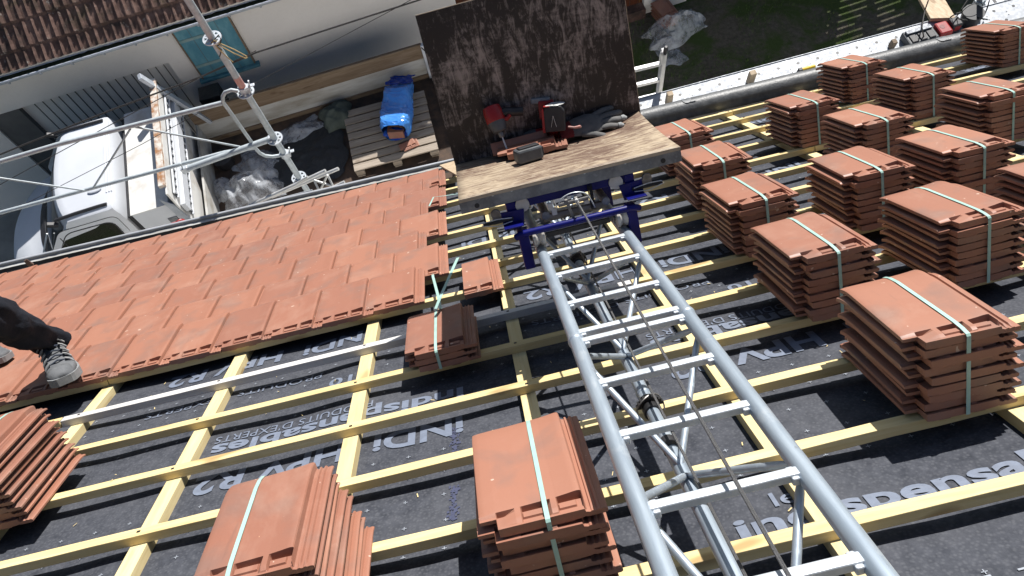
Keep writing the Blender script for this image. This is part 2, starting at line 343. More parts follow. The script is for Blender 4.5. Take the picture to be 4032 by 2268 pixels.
# ---------------------------------------------------------------- our house: wall, underlay, counter battens, battens
house = thing("house", "house roof being retiled, black underlay under yellow pine battens", "house", roof_frame(0, 0, 0))
BAT = [.10, .41, .70, 1.005, 1.31, 1.605, 1.93, 2.25, 2.565, 2.87, 3.198, 3.497, 3.808, 4.118, 4.43, 4.78, 5.116, 5.40]
CBW, CBT, BT = .052, .025, .031
NB = CBT + BT                                       # top of the battens above the underlay
CBU = [-.035 + .61 * k for k in range(-9, 12)]
def sag(u, s):
    q = ((u + .035) / .61) % 1.0
    return -.010 - .007 * math.sin(math.pi * q) ** 2 + .0035 * mnoise.noise(Vector((u * 5, s * 2.2, 0))) * math.sin(math.pi * q)
mb = MB(); u0, u1, s0, s1 = -5.6, 6.8, -2.2, 5.62
mb.grid(lambda a, b: (u0 + (u1 - u0) * a, s0 + (s1 - s0) * b, sag(u0 + (u1 - u0) * a, s0 + (s1 - s0) * b)), 248, 120)
memb = mb.build("underlay_membrane", 'membrane', house, smooth=60)
memb['label'] = "black roofing underlay with pale printed lettering and small crosses"
mb = MB(); inv = house.matrix_world.inverted()
def W2R(p): return inv @ Vector(p)
mb = MB()                                            # house wall below the eave
mb.box((.6, 2.95, 2.2), (12.0, .4, 4.3)); wall = mb.build("wall", 'render', house); wall.matrix_parent_inverse = inv
for k, u in enumerate(CBU):
    mb = MB(); mb.box((u, 1.7, CBT / 2 - .008), (CBW, 7.8, CBT + .016)); mb.build("counter_batten", 'counter', house, bevel=.0015)
jr = random.Random(5)
for k, s in enumerate(BAT):
    segs = [(-5.5, .25 + jr.uniform(-.3, .3), 'batten'), (None, 6.7, 'batten')]
    if k == 9: segs = [(-5.5, -1.93, 'batten'), (-1.925, .475, 'batten_pale'), (.48, 6.7, 'batten')]
    elif k in (6, 11, 3): segs = [(-5.5, 6.7, 'batten')]
    elif k % 2: segs = [(-5.5, 1.82, 'batten'), (1.824, 6.7, 'batten')]
    else: segs = [(-5.5, -1.865, 'batten'), (-1.862, 6.7, 'batten')]
    for a, b, mt in segs:
        n = max(2, int((b - a) / .12)); wv = .0016
        rings = []
        for i in range(n + 1):
            u = a + (b - a) * i / n; e = [jr.uniform(-wv, wv) for _ in range(3)]
            bw = .0035 * math.sin(u * 1.25 + k * 2.1) + .0015 * math.sin(u * 3.1 + k); s_ = s; s = s_ + bw; rings.append([(u, s + e[0], CBT), (u, s + .038, CBT), (u, s + .038 + e[1], NB), (u, s + e[2], NB)]); s = s_
        o = MB().loft(rings).build("batten", mt, house, bevel=.0015)
        if mt == 'batten_pale': o['label'] = "greyish white weathered batten"
# nails heads on battens
mb = MB()
for s in BAT:
    for u in CBU: mb.box((u + jr.uniform(-.01, .01), s + .019 + jr.uniform(-.006, .006), NB + .0008), (.010, .008, .002))
mb.build("nail", 'dark_steel', house)['kind'] = 'stuff'
# printed writing on the underlay
def text_mesh(txt, size, bold=0., cond=1.):
    c = bpy.data.curves.new("print", 'FONT'); c.body = txt; c.size = size; c.offset = bold; c.resolution_u = 4; c.space_character = 1.02
    o = bpy.data.objects.new("print", c); me = bpy.data.meshes.new_from_object(o); bpy.data.objects.remove(o); bpy.data.curves.remove(c)
    vs = [Vector(v.co) for v in me.vertices]; fs = [list(p.vertices) for p in me.polygons]; bpy.data.meshes.remove(me); return vs, fs
def lay_text(mb, txt, ua, ub, s_base, h, flip=True, bold=0.):
    """writing from ua to ub along the roof; flip: it is read from the eave side (upside down from here)"""
    vs, fs = text_mesh(txt, 1.0, bold)
    x0, x1 = min(v.x for v in vs), max(v.x for v in vs); cap = .72
    V = []
    for v in vs:
        q = (v.x - x0) / (x1 - x0); y = v.y / cap * h
        if flip: u = ub + (ua - ub) * q; s = s_base - y
        else: u = ua + (ub - ua) * q; s = s_base + y
        V.append(mb.bm.verts.new((u, s, sag(u, s) + .0035)))
    for f in fs: mb.face([V[i] for i in f])
mb = MB()
for k in range(-3, 5):
    d = 1.63 * k
    for row, (du, ds) in enumerate(((0, 0), (-.395, .925), (.35, 1.85), (0, -.93), (-.3, 2.75))):
        if row in (3, 4) and False: continue
        if row == 3:
            if not (-2 < d < 3): continue
            lay_text(mb, "les", -.27 + d + .77, -.17 + d + .77, 1.495 , .052, False, .012)
            lay_text(mb, "indispensables", .385 + d, 1.36 + d, 1.414, .074, False, .03)
            lay_text(mb, "iNDi", -.56 + d, -.27 + d, 1.10, .10, False, .03); lay_text(mb, "HPV R2", -.1 + d, .42 + d, 1.03, .10, False, .03)
            continue
        lay_text(mb, "iNDi", -.575 + du + d, -.268 + du + d, 2.275 + ds, .105, True, .03)
        lay_text(mb, "HPV R2", -1.195 + du + d, -.675 + du + d, 2.275 + ds, .105, True, .03)
        if row == 1:
            lay_text(mb, "PRODUITS D'EXPERTS", -1.195 + du + d, -.45 + du + d, 2.88, .045); lay_text(mb, "10", -.80 + d, -.705 + d, 2.785, .06, True, .02)
            continue
        lay_text(mb, "indispensables", -1.195 + du + d, -.26 + du + d, 2.475 + ds, .075, True, .03)
        lay_text(mb, "PRODUITS D'EXPERTS", -1.196 + du + d, -.60 + du + d, 2.53 + ds, .045)
mb.build("printed_lettering", 'print', memb)
mb = MB()
for i in range(-40, 50):
    for j in range(-10, 40):
        u, s = -.449 + .1145 * i + (.0 if j % 2 else .0), 1.7555 + .1165 * j
        rowb = ((s - 2.16) % .93); 
        if rowb < .40 or not -1 < s < 5.4: continue
        u += jr.uniform(-.003, .003); z = sag(u, s) + .0032
        for du, ds in ((.0068, .0011), (.0011, .0068)): mb.poly([(u - du, s - ds, z), (u + du, s - ds, z), (u + du, s + ds, z), (u - du, s + ds, z)])
for i in range(12):
    u, s = .62 + .125 * i, 1.158 + .0 * i; z = sag(u, s) + .003
    mb.poly([(u, s - .0025, z), (u + .068, s - .0025, z + .001), (u + .068, s + .0025, z + .001), (u, s + .0025, z)])
mb.build("printed_cross", 'cross', memb)['kind'] = 'stuff'
# wood chips and splinters scattered on the underlay
mb = MB()
for i in range(230):
    u, s = jr.uniform(-2.3, 3.2), jr.uniform(.9, 5.0); a = jr.uniform(0, 3.14); l = jr.uniform(.002, .008); ww = jr.uniform(.0008, .002)
    on = any(b <= s <= b + .038 for b in BAT); z = (NB + .001) if on else sag(u, s) + .004
    c, e = math.cos(a), math.sin(a)
    mb.poly([(u - c * l - e * ww, s - e * l + c * ww, z), (u + c * l - e * ww, s + e * l + c * ww, z + .002), (u + c * l + e * ww, s + e * l - c * ww, z + .002), (u - c * l + e * ww, s - e * l - c * ww, z)])
tag(mb.build("wood_chips", 'batten', mx=roof_frame(0, 0, 0)), "pale wood chips and splinters scattered over the battens and underlay", "wood chips", kind='stuff')

# ---------------------------------------------------------------- the clay tile
TW, TL, TK = .269, .388, 1.05
def tile_bm():
    P = [(0, .0190, .0085), (.003, .0205, .0080), (.014, .0218, .0075), (.033, .0224, .0070), (.0348, .0225, .0030), (.0364, .0225, -.002), (.050, .0227, -.004), (.074, .0229, -.004), (.076, .0229, -.004), (.084, .0230, -.004), (.086, .0230, -.004),
         (.0885, .0231, -.004), (.0900, .0231, -.004), (.112, .0237, -.004), (.1385, .0246, -.004), (.1400, .0246, -.004), (.148, .0250, -.004), (.150, .0250, -.004), (.158, .0253, -.004), (.160, .0253, -.004), (.1625, .0256, -.004), (.1640, .0257, -.004), (.185, .0275, -.004), (.1975, .0291, -.003), (.1990, .0292, -.003), (.206, .0296, -.002), (.2105, .0288, -.001), (.2128, .0255, -.002), (.2152, .0105, -.003),
         (.2190, .0078, -.003), (.2222, .0078, -.003), (.2240, .0128, -.003), (.2276, .0128, -.003), (.2296, .0078, -.003), (.2340, .0078, -.003), (.2360, .0128, -.003), (.2400, .0128, -.003), (.2422, .0080, -.003), (.2510, .0086, -.003), (.2535, .0080, -.002), (.256, .0060, 0)]
    Y = [0, .004, .0055, .0075, .018, .0195, .036, .0375, .0415, .043, .0495, .0515, .062, .12, .2, .28, .325, .342, .356, .368, .377, .383, .3865, TL]
    ribs = ((.074, .086), (.148, .160)); CUT = .0355
    def top(x, t, y):
        body = x < .2128
        if body:
            if y < .0505:                                   # head: sunken shelf with ribs, lip and sockets
                rib = any(a <= x <= b for a, b in ribs)
                if y <= .0056: t = .0178 if x > CUT else t - .003
                elif rib: t = t - .001 - (.004 if y < .012 else 0)
                elif .0415 < y < .0505: t = .0070
                elif .0194 < y < .0362 and (.0895 < x < .139 or .1632 < x < .198): t = .0185
                else: t = .0138
                if x < CUT: t = min(.0205, .0165 + .004 * (y > .046))
            elif y < .0520: t -= .001
        elif y < .012: t = min(t, .0095)
        if y > .325: q = (y - .325) / (TL - .325); t -= .0115 * q * q + (.003 if y >= TL - 1e-6 else 0)
        return t
    def bot(x, b, y):
        if y > .325 and x < .2128: q = (y - .325) / (TL - .325); return max(b - .0085 * q * q - .003 * q, -.014)
        return b
    bm = MB(); NX = len(P); T = []; B = []
    for (x, t, b) in P:
        yo = .036 if x < CUT else 0
        col = []; cob = []
        for y in Y:
            yy = max(y, yo)
            if x < CUT and y < yo: yy = yo + y * .02
            if x >= .2152 and y > TL - .012: yy = TL - .012 + (y - TL + .012) * .05
            tz = top(x, t, yy); col.append((x * TK, yy, tz)); cob.append((x * TK, yy, min(bot(x, b, yy), tz - .004)))
        T.append(bm.verts(col)); B.append(bm.verts(cob))
    NY = len(Y)
    for i in range(NX - 1):
        for j in range(NY - 1):
            bm.face([T[i][j], T[i + 1][j], T[i + 1][j + 1], T[i][j + 1]]); bm.face([B[i][j], B[i][j + 1], B[i + 1][j + 1], B[i + 1][j]])
    for j in range(NY - 1):
        bm.face([T[0][j], T[0][j + 1], B[0][j + 1], B[0][j]]); bm.face([T[-1][j], B[-1][j], B[-1][j + 1], T[-1][j + 1]])
    for i in range(NX - 1):
        bm.face([T[i][0], B[i][0], B[i + 1][0], T[i + 1][0]]); bm.face([T[i][-1], T[i + 1][-1], B[i + 1][-1], B[i][-1]])
    for x in (.085, .175):                                   # hanging lugs under the head
        bm.loft([[(x - .024, .002, -.003), (x + .024, .002, -.003), (x + .024, .026, -.003), (x - .024, .026, -.003)], [(x - .013, .005, -.0095), (x + .013, .005, -.0095), (x + .013, .022, -.0095), (x - .013, .022, -.0095)]])
    return bm
TILE = tile_bm().mesh("tile", 'clay', 26)

# laid tiles: rows from the batten edge down to the eave
cover = thing("tile_covering", "laid terracotta tiles covering the roof from the worker down to the eave", "roof tiling", roof_frame(0, 0, 0))
NOSE = [3.565, 3.858, 4.172, 4.482, 4.79, 5.09, 5.38, 5.615]
HUMP = [-.447, -.333]
tr = random.Random(11); ntile = 0; extra = []
for r, nose in enumerate(NOSE):
    u = HUMP[r % 2] - .2085 * TK; left = -(1.02 + .52 * nose)
    head = nose - .384
    k = 0
    while u > -6.2:
        tilt = .076 + tr.uniform(-.006, .006)
        m = Matrix.Translation((u + tr.uniform(-.0015, .0015), head + tr.uniform(-.004, .004), NB + .005 + tr.uniform(0, .002))) @ Matrix.Rotation(tilt, 4, 'X') @ Matrix.Rotation(tr.uniform(-.004, .004), 4, 'Z')
        if ntile < 100 and u + .2 > left and u + .23 > -4.2:
            o = bpy.data.objects.new("tile", TILE); COL.objects.link(o); o.parent = cover; o.matrix_local = m; ntile += 1
        else: extra.append(m)
        u -= .2335; k += 1
mb = MB(); bmx = bmesh.new(); bmx.from_mesh(TILE); 
dst = mb.bm
for m in extra:
    t = bmesh.new(); t.from_mesh(TILE); t.transform(m); tmp = bpy.data.meshes.new("t"); t.to_mesh(tmp); dst.from_mesh(tmp); t.free(); bpy.data.meshes.remove(tmp)
if extra:
    o = mb.build("tile", 'clay', cover, smooth=26); o['kind'] = 'stuff'

# strapped stacks
def strap_bm(nt_, x, H=.026, w_=.0105, gap=0):
    top = (nt_ - 1) * H; th = .0012
    pts = [(-.006, -.004), (-.007, top + .013), (-.003, top + .0185), (.02, top + .0235), (.05, top + .0262), (.12, top + .0268), (.32, top + .0266), (.36, top + .0222), (TL + .003, top + .0125), (TL + .008, top + .004), (TL + .007, -.004)]
    mb = MB(); A = []; B = []
    for y, z in pts: A.append((x - w_ / 2, y, z)); B.append((x + w_ / 2, y, z))
    va, vb = mb.verts(A), mb.verts(B)
    for i in range(len(pts) - 1): mb.face([va[i], vb[i], vb[i + 1], va[i + 1]])
    return mb
def bundle(label, u, s, nt_, yaw=0., strap=.138, fan=0., n=NB + .006, name="tile_stack", seed=0):
    q = random.Random(hash((round(u, 2), round(s, 2))) % 9999 + seed)
    t = thing(name, label, "tile stack", roof_frame(u, s, n, yaw), "strapped stacks of roof tiles standing on the battens")
    for k in range(nt_):
        o = bpy.data.objects.new("tile", TILE); COL.objects.link(o); o.parent = t
        top = k == nt_ - 1
        o.matrix_local = Matrix.Translation((q.uniform(-.006, .006) + fan * (nt_ - 1 - k) + (.004 * (-1) ** k), 0 if top else q.uniform(-.008, .006), .026 * k)) @ Matrix.Rotation(q.uniform(-.016, .016), 4, 'Z')
    if strap: strap_bm(nt_, strap).build("strap", 'strap', t, solid=.001)
    return t
NT = .056
BUN = [
 ("strapped tile stack nearest the camera on the right, lowest of the right hand field", .903, 1.589, 9),
 ("strapped tile stack in the hoist side column, directly behind the nearest right hand stack", .889, 2.209, 9),
 ("third strapped tile stack up the column beside the hoist rails", .907, 2.833, 9),
 ("strapped tile stack just beside the right end of the hoist platform front beam", .958, 3.470, 9),
 ("strapped tile stack half hidden behind the right edge of the worn plywood seat", 1.00, 4.125, 9),
 ("big strapped tile stack right behind the nearest one, front of the second column", 1.374, 2.199, 9),
 ("strapped tile stack in the middle of the second column from the hoist", 1.372, 2.835, 9),
 ("strapped tile stack third back in the row leading to the perforated plank, centre of field", 1.757, 3.487, 9),
 ("strapped tile stack with bare battens to its left, farthest of the middle column", 1.716, 4.123, 9),
 ("tile stack cut off by the right edge of the photo, beside the big second stack", 1.80, 2.205, 9),
 ("strapped tile stack near the right edge, in front of the stack touching the frame", 1.783, 2.829, 9),
 ("strapped tile stack at the right edge, middle of the outermost column", 2.350, 3.465, 9),
 ("strapped tile stack between the black underlay roll and the outermost middle stack", 2.374, 4.134, 9),
 ("strapped tile stack closest to the black underlay roll, overlapping the perforated plank", 2.354, 4.807, 9),
 ("tall strapped tile stack in the upper right corner beside the battery charger", 3.338, 4.798, 9),
 ("strapped tile stack in the bottom centre, right flank shaded by the hoist rail", -.190, 1.285, 9),
 ("strapped tile stack with a curved chalky scratch on its top tile, bottom left", -.822, 1.322, 9),
 ("tile stack cut off by the left edge below the worker, edges fanned out", -1.985, 2.15, 9),
]
for i, (lb, u, s, n) in enumerate(BUN):
    bundle(lb, u, s, n, yaw=R(((i * 37) % 11 - 5) * .28), fan=.0055 if i in (16, 17) else 0, strap=.09 if i == 16 else .148 if i == 15 else .138, seed=i)
t = bundle("low stack of three tiles half in the shadow of the hoist platform", -.443, 2.525, 3, strap=.118, name="low_tile_stack", seed=40)
# chalky scratch on the top tile of the lower left stack
pts = [rp(*p, .29) for p in ((1154, 1967), (1146, 1990), (1120, 2030), (1085, 2068), (1022, 2120))]
mb = MB()
va, vb = [], []
for i, (u, s) in enumerate(pts): va.append((u - .0016, s, NT + .004 + .026 * 8 + .0262)); vb.append((u + .0016, s, NT + .004 + .026 * 8 + .0262))
va, vb = mb.verts(va), mb.verts(vb)
for i in range(len(va) - 1): mb.face([va[i], vb[i], vb[i + 1], va[i + 1]])
sc_ = mb.build("chalk_scratch", simple("chalk", (.68, .40, .26), (.60, .33, .2), 60, .9, bstr=0), None)
st17 = [o for o in bpy.data.objects if o.name.startswith("tile_stack") and o.get('label', '').startswith("strapped tile stack with a curved")][0]
sc_.matrix_world = roof_frame(0, 0, 0)
sc_.parent = st17; sc_.matrix_parent_inverse = st17.matrix_world.inverted()
# cut half tile
def bisected(me, axis, lo, hi, name):
    b = bmesh.new(); b.from_mesh(me)
    for val, sgn in ((lo, -1), (hi, 1)):
        if val is None: continue
        co = [0, 0, 0]; no = [0, 0, 0]; co[axis] = val; no[axis] = sgn
        g = bmesh.ops.bisect_plane(b, geom=b.verts[:] + b.edges[:] + b.faces[:], plane_co=co, plane_no=no, clear_outer=True)
        ed = [e for e in g['geom_cut'] if isinstance(e, bmesh.types.BMEdge)]
        bmesh.ops.contextual_create(b, geom=ed) if False else bmesh.ops.holes_fill(b, edges=ed, sides=0)
    n = bpy.data.meshes.new(name); b.to_mesh(n); b.free(); n.materials.append(M['clay']); return n
ht = bpy.data.objects.new("half_tile", bisected(TILE, 0, .094, None, "half_tile")); COL.objects.link(ht)
ht.matrix_world = roof_frame(-.214, 3.125, NB + .003) @ Matrix.Translation((-.094, 0, 0)) @ Matrix.Rotation(.03, 4, 'X')
tag(ht, "single narrow half tile lying on the battens left of the blue hoist carriage", "roof tile")
def ribbon(name, pts, wd, mat, label, cat, side=None, th=.001):
    mb = MB(); P = [rw(*p) for p in pts]; A, B = [], []
    for i, p in enumerate(P):
        d = (P[min(i + 1, len(P) - 1)] - P[max(0, i - 1)]).normalized(); x = d.cross(side if side is not None else N3)
        x = U3 if x.length < 1e-4 else x.normalized(); A.append(p - x * wd / 2); B.append(p + x * wd / 2)
    o0 = P[0]; a, b = mb.verts([p - o0 for p in A]), mb.verts([p - o0 for p in B])
    for i in range(len(P) - 1): mb.face([a[i], b[i], b[i + 1], a[i + 1]])
    return tag(mb.build(name, mat, mx=Matrix.Translation(o0), solid=th), label, cat)
def rpn(px, py, n): u, s = rp(px, py, n); return (u, s, n)
Uq = lambda a, b: (1500 + a / 2.1467, 750 + b / 2.1467)
ribbon("loose_strap", [rpn(*Uq(462, 1000), .175), rpn(*Uq(500, 905), .20), rpn(*Uq(560, 770), .22), rpn(*Uq(610, 655), .235), rpn(*Uq(650, 568), .24), rpn(*Uq(672, 575), .20)], .013, 'strap',
       "cut pale green strap looping up from the low tile stack", "strap")
ribbon("loose_strap", [rpn(*Uq(505, 1000), .150), rpn(*Uq(480, 880), .115), rpn(*Uq(440, 730), .085), rpn(*Uq(436, 700), .075)], .012, 'strap',
       "straight pale green strap end running under the laid tile edge", "strap")
ribbon("loose_strap", [rpn(*Uq(408, 132), .125), rpn(*Uq(445, 55), .14), rpn(*Uq(540, 45), .13), rpn(*Uq(650, 28), .12)], .010, 'strap',
       "bent pale green strap caught on the tiles beside the hoist seat", "strap")

# ---------------------------------------------------------------- hoist ladder (lattice track lying above the roof)
LU, RU, LN, BU, BN = .126, .420, .420, .273, .220
lad = thing("hoist_ladder", "galvanised lattice ladder track of the roof hoist lying up the slope", "hoist ladder", roof_frame(BU, 0, 0))
S0L, S1L = -1.3, 13.2
for u, n, r in ((LU, LN, .0188), (RU, LN, .0188), (BU, BN, .0175)):
    MB().tube([(u - BU, S0L, n), (u - BU, S1L, n)], r, 20).build("rail", 'rail', lad, smooth=40)
rungs = [.19, .42, .645, .860, 1.077, 1.308, 1.525, 1.748, 1.800, 1.992, 2.224, 2.43]
s = 2.66
while s < 13: rungs.append(s); s += .225
for i, s in enumerate(rungs):
    mb = MB(); mb.box((0, s, LN + .004), (RU - LU - .026, .022, .018))
    for sg in (-1, 1): mb.box((sg * ((RU - LU) / 2 - .024), s, LN + .001), (.014, .036, .016))
    o = mb.build("rung", 'galv_light', lad, bevel=.003)
    if i == 7: o['label'] = "end rung of the upper section, rust stained at its joint"
mb = MB()
nodes = [1.405 + .585 * k for k in range(-4, 21)]
for s in nodes:
    for sg, uu in ((-1, LU), (1, RU)):
        for ds in (-.27, .27):
            a = Vector((0, s + .02 * (1 if ds > 0 else -1), BN + .012)); b = Vector((uu - BU - sg * .006, s + ds, LN - .02)); d = b - a
            mb = MB(); mb.tube([a, a + d * .08, a + d * .92, b], [.007, .0085, .0085, .006], 10); mb.build("brace", 'galv', lad, smooth=50)
for s in (1.774, 1.774 + 2.4, -.6, 1.774 + 4.8):
    for u, n, r in ((LU, LN, .0215), (RU, LN, .0215), (BU, BN, .0205)):
        MB().tube([(u - BU, s - .012, n), (u - BU, s - .008, n), (u - BU, s + .004, n), (u - BU, s + .008, n)], [r - .003, r, r, r - .003], 18).build("joint_collar", 'galv', lad, smooth=30)
for s in (1.70, 2.83):
    mb = MB(); mb.tube([(0, s - .03, BN), (0, s + .03, BN)], .0235, 16)
    for k in range(9): a = R(20 + k * 18); mb.box((.031 * math.cos(a), s, BN + .031 * math.sin(a)), (.012, .014, .008))
    mb.build("section_coupler", 'dark_steel', lad, smooth=30)
    MB().tube([(.036 * math.cos(R(a)), s + .012 * math.sin(R(a * 2)), BN + .036 * math.sin(R(a))) for a in range(-20, 215, 15)], .0022, 6).build("coupler_chain", 'steel', lad, smooth=40)
    for s2, s3 in ((s - .10, s - .13), (s - .16, s - .2)): MB().tube([(0, s2, BN), (0, s3, BN)], .0202, 16).build("band", 'rubber', lad, smooth=30)
def rope(name, pts, r, label, mat='cable'):
    o0 = rw(*pts[0]); P = [rw(*p) - o0 for p in pts]
    return tag(MB().tube(P, r, 8).build(name, mat, mx=Matrix.Translation(o0), smooth=50), label, "cable")
rope("steel_cable", [(.275, 2.475, .575), (.283, 1.9, .523), (.288, 1.19, .472), (.290, .6, .43), (.290, -1.2, .40)], .0036, "taut steel pull cable running down from the hoist carriage over the rungs")
rope("steel_cable", [(.286, 12.5, .29), (.285, 2.3, .275), (.283, 1.8, .27), (.281, 1.4, .27), (.279, 1.0, .268), (.278, -1.2, .265)], .0034, "thinner return cable hanging inside the lattice below the rungs")

# ---------------------------------------------------------------- hoist carriage
CX, CY, CZ_ = .2715, 2.5, .42
cart = thing("hoist_carriage", "blue hoist carriage with scratched dark plywood back and worn wooden seat", "hoist carriage", roof_frame(CX, CY, CZ_))
HX = .379
def seatz(x, y): return .245 + .038 * max(0, x / HX) ** 2 * (max(0, y) / .56) ** 2 - .004 * math.sin(3 * y)
o = MB().grid(lambda a, b: (-HX + 2 * HX * a, -.004 + .562 * b, seatz(-HX + 2 * HX * a, .56 * b)), 24, 16).build("seat_board", 'seat', cart, smooth=50)
k = o.modifiers.new("solid", 'SOLIDIFY'); k.thickness = .013; k.offset = -1
mb = MB(); mb.box((0, -.0055, .2385), (2 * HX + .002, .003, .0115)); mb.build("seat_edge", 'plyedge', cart)
def backp(x, z): return .558 - (z - .24) * .075
bb = MB(); bb.loft([[(-HX - .002, .553, .236), (HX + .006, .553, .262), (HX + .006, .567, .262), (-HX - .002, .567, .236)],
                    [(-HX - .006, .488, .820), (HX + .004, .488, .840), (HX + .004, .502, .840), (-HX - .006, .502, .820)]])
bmesh.ops.subdivide_edges(bb.bm, edges=bb.bm.edges[:], cuts=6, use_grid_fill=True)
bb.build("back_board", 'film', cart)
eb = MB(); eb.loft([[(-HX - .006, .487, .820), (HX + .004, .487, .840), (HX + .004, .503, .840), (-HX - .006, .503, .820)], [(-HX - .006, .487, .8225), (HX + .004, .487, .8425), (HX + .004, .503, .8425), (-HX - .006, .503, .8225)]]).build("board_edge", 'plyedge', cart)
eb = MB()
zz = [.262 + (.840 - .262) * i / 40 for i in range(41)]
er = random.Random(2)
ring = []
for z in zz:
    q = (z - .262) / .578; y = .553 - .065 * q; x = HX + .006 - .002 * q; ring.append([(x, y - .001, z), (x + .0012 + er.uniform(0, .0016), y - .001, z), (x + .0012 + er.uniform(0, .001), y + .013, z), (x, y + .013, z)])
eb.loft(ring).build("board_edge", 'plyedge', cart)
mb = MB(); mb.box((0, .0005, .2135), (2 * HX + .004, .005, .042)); mb.box((0, .022, .2285), (2 * HX + .004, .040, .004)); mb.build("front_beam", 'galv_dull', cart, bevel=.0015)
for x in (-HX + .055, HX - .062):
    MB().tube([(x, -.0035, .210), (x, .001, .210)], .0085, 16).build("bolt_hole", 'rubber', cart, smooth=30)
for x in (-.265, -.2, .05, .19): MB().tube([(x, -.003, .233), (x, -.006, .233)], .004, 8).build("screw", 'galv_light', cart)
mb = MB()
for a, b in ((-.315, -.255), (.03, .065), (-.20, -.12)): mb.box(((a + b) / 2, -.0045, .2352), (b - a, .002, .0045))
mb.build("chipped_edge", 'galv_light', cart)
mb = MB(); mb.box((-.015, .030, .178), (.43, .030, .034)); mb.build("cross_beam", 'blue', cart, bevel=.004)
for x in (-.175, .150):                                  # rounded ends of the hinge tubes on the beam
    MB().tube([(x, .006, .172), (x, .018, .172)], .024, 20).build("tube_end", 'nylon', cart, smooth=30)
for sg in (-1, 1):
    x = -.008 + sg * .205
    mb = MB(); mb.box((x, .26, .165), (.034, .50, .05)); mb.build("side_beam", 'blue', cart, bevel=.003)
    mb = MB(); mb.box((-.008 + sg * .188, -.010, .025), (.036, .05, .140)); mb.build("leg", 'blue', cart, bevel=.005)
    mb = MB(); mb.box((-.008 + sg * .188, .46, .025), (.036, .05, .140)); mb.build("leg", 'blue', cart, bevel=.005)
    mb = MB(); mb.prism([(-.008 + sg * .165, .16), (-.008 + sg * .245, .165), (-.008 + sg * .245, .120), (-.008 + sg * .225, .105), (-.008 + sg * .175, .105)][::sg], 1, .0, .005); mb.build("bracket_plate", 'blue', cart, bevel=.001)
    mb = MB(); mb.box((-.008 + sg * .212, -.024, .118), (.066, .048, .004)); mb.build("bracket_flange", 'blue', cart, bevel=.001)
    for y in (.0, .47):
        x = (LU if sg < 0 else RU) - CX; r = .034
        mb = MB(); mb.tube([(x + dx, y, .052) for dx in (-.022, -.020, -.012, 0, .012, .020, .022)], [r * .8, r, r, r * .72, r, r, r * .8], 24); mb.build("wheel", 'nylon', cart, smooth=30)
        MB().tube([(x - sg * .03 * -1, y, .052), (x - sg * .03, y, .052)], .009, 12).build("axle", 'steel', cart, smooth=30)
    # shackle with safety wire loop at the end of the frame
    x0 = -.008 + sg * .262
    mb = MB(); mb.tube([(x0, -.004, .165), (x0, .008, .165)], .017, 14); mb.box((x0, .002, .145), (.03, .01, .03)); mb.build("shackle_plate", 'steel', cart, bevel=.002)
    MB().tube([(x0 + sg * -.055, -.004, .138), (x0 + sg * .05, -.004, .138)], .006, 10).build("lock_pin", 'dark_steel', cart, smooth=30)
    MB().tube([(x0 + sg * -.05, -.008, .142), (x0, -.014, .150), (x0 + sg * .045, -.01, .147), (x0 + sg * .055, -.008, .137), (x0, -.012, .125), (x0 + sg * -.05, -.008, .130)], .0018, 6).build("pin_wire", 'galv_light', cart, smooth=40)
mb = MB(); mb.tube([(-.222, -.032, .078), (-.205, -.04, .086), (-.19, -.04, .088), (.175, -.04, .088), (.19, -.04, .086), (.207, -.03, .078)], .0115, 14); mb.build("front_bar", 'blue', cart, smooth=40)
mb = MB(); mb.bar((-.118, -.005, .052), (.105, -.005, .052), .010, .016); mb.build("axle_bar", 'dark_steel', cart)
mb = MB(); mb.bar((-.11, .07, .085), (.11, .07, .085), .022, .018); mb.bar((-.12, .03, .105), (.11, .03, .105), .018, .016); mb.build("tie_bar", 'steel', cart, bevel=.002)
for x in (-.030, .004):
    mb = MB(); mb.loft([[(x - .005, -.02, .16), (x + .005, -.02, .16), (x + .005, -.008, .172), (x - .005, -.008, .172)], [(x + .013, -.032, .07), (x + .023, -.032, .07), (x + .023, -.010, .07), (x + .013, -.010, .07)]]); mb.build("clevis_plate", 'steel', cart, bevel=.001)
MB().tube([(-.058, -.012, .148), (.045, -.012, .150)], .008, 12).build("clevis_pin", 'steel', cart, smooth=30)
MB().tube([(-.056 + .052 * (1 - math.cos(R(a))), -.020 - .012 * math.sin(R(a)), .150 + .034 * math.sin(R(a))) for a in range(0, 180, 12)] + [(.055, -.02, .135), (.062, -.018, .112)], .0022, 6).build("safety_wire", 'galv_light', cart, smooth=40)
MB().tube([(.003, -.024, .156), (.0045, -.038, .146)], .0065, 10).build("cable_ferrule", 'white_print', cart, smooth=40)
mb = MB(); mb.tube([(.058 + .0075 * math.cos(t * .6), -.004 + .0075 * math.sin(t * .6), .188 - t * .00046) for t in range(0, 180)], .0018, 6); mb.build("spring", 'dark_steel', cart, smooth=50)
for x, z in ((-.075, .128), (.038, .140), (-.085, .148)): MB().box((x, -.004, z), (.018, .016, .024)).build("stop_block", 'nylon', cart, bevel=.002)
for x in (-.105, .105):
    MB().tube([(x, .0, .118), (x, .46, .118)], .014, 12).build("side_tube", 'galv_dull', cart, smooth=40)

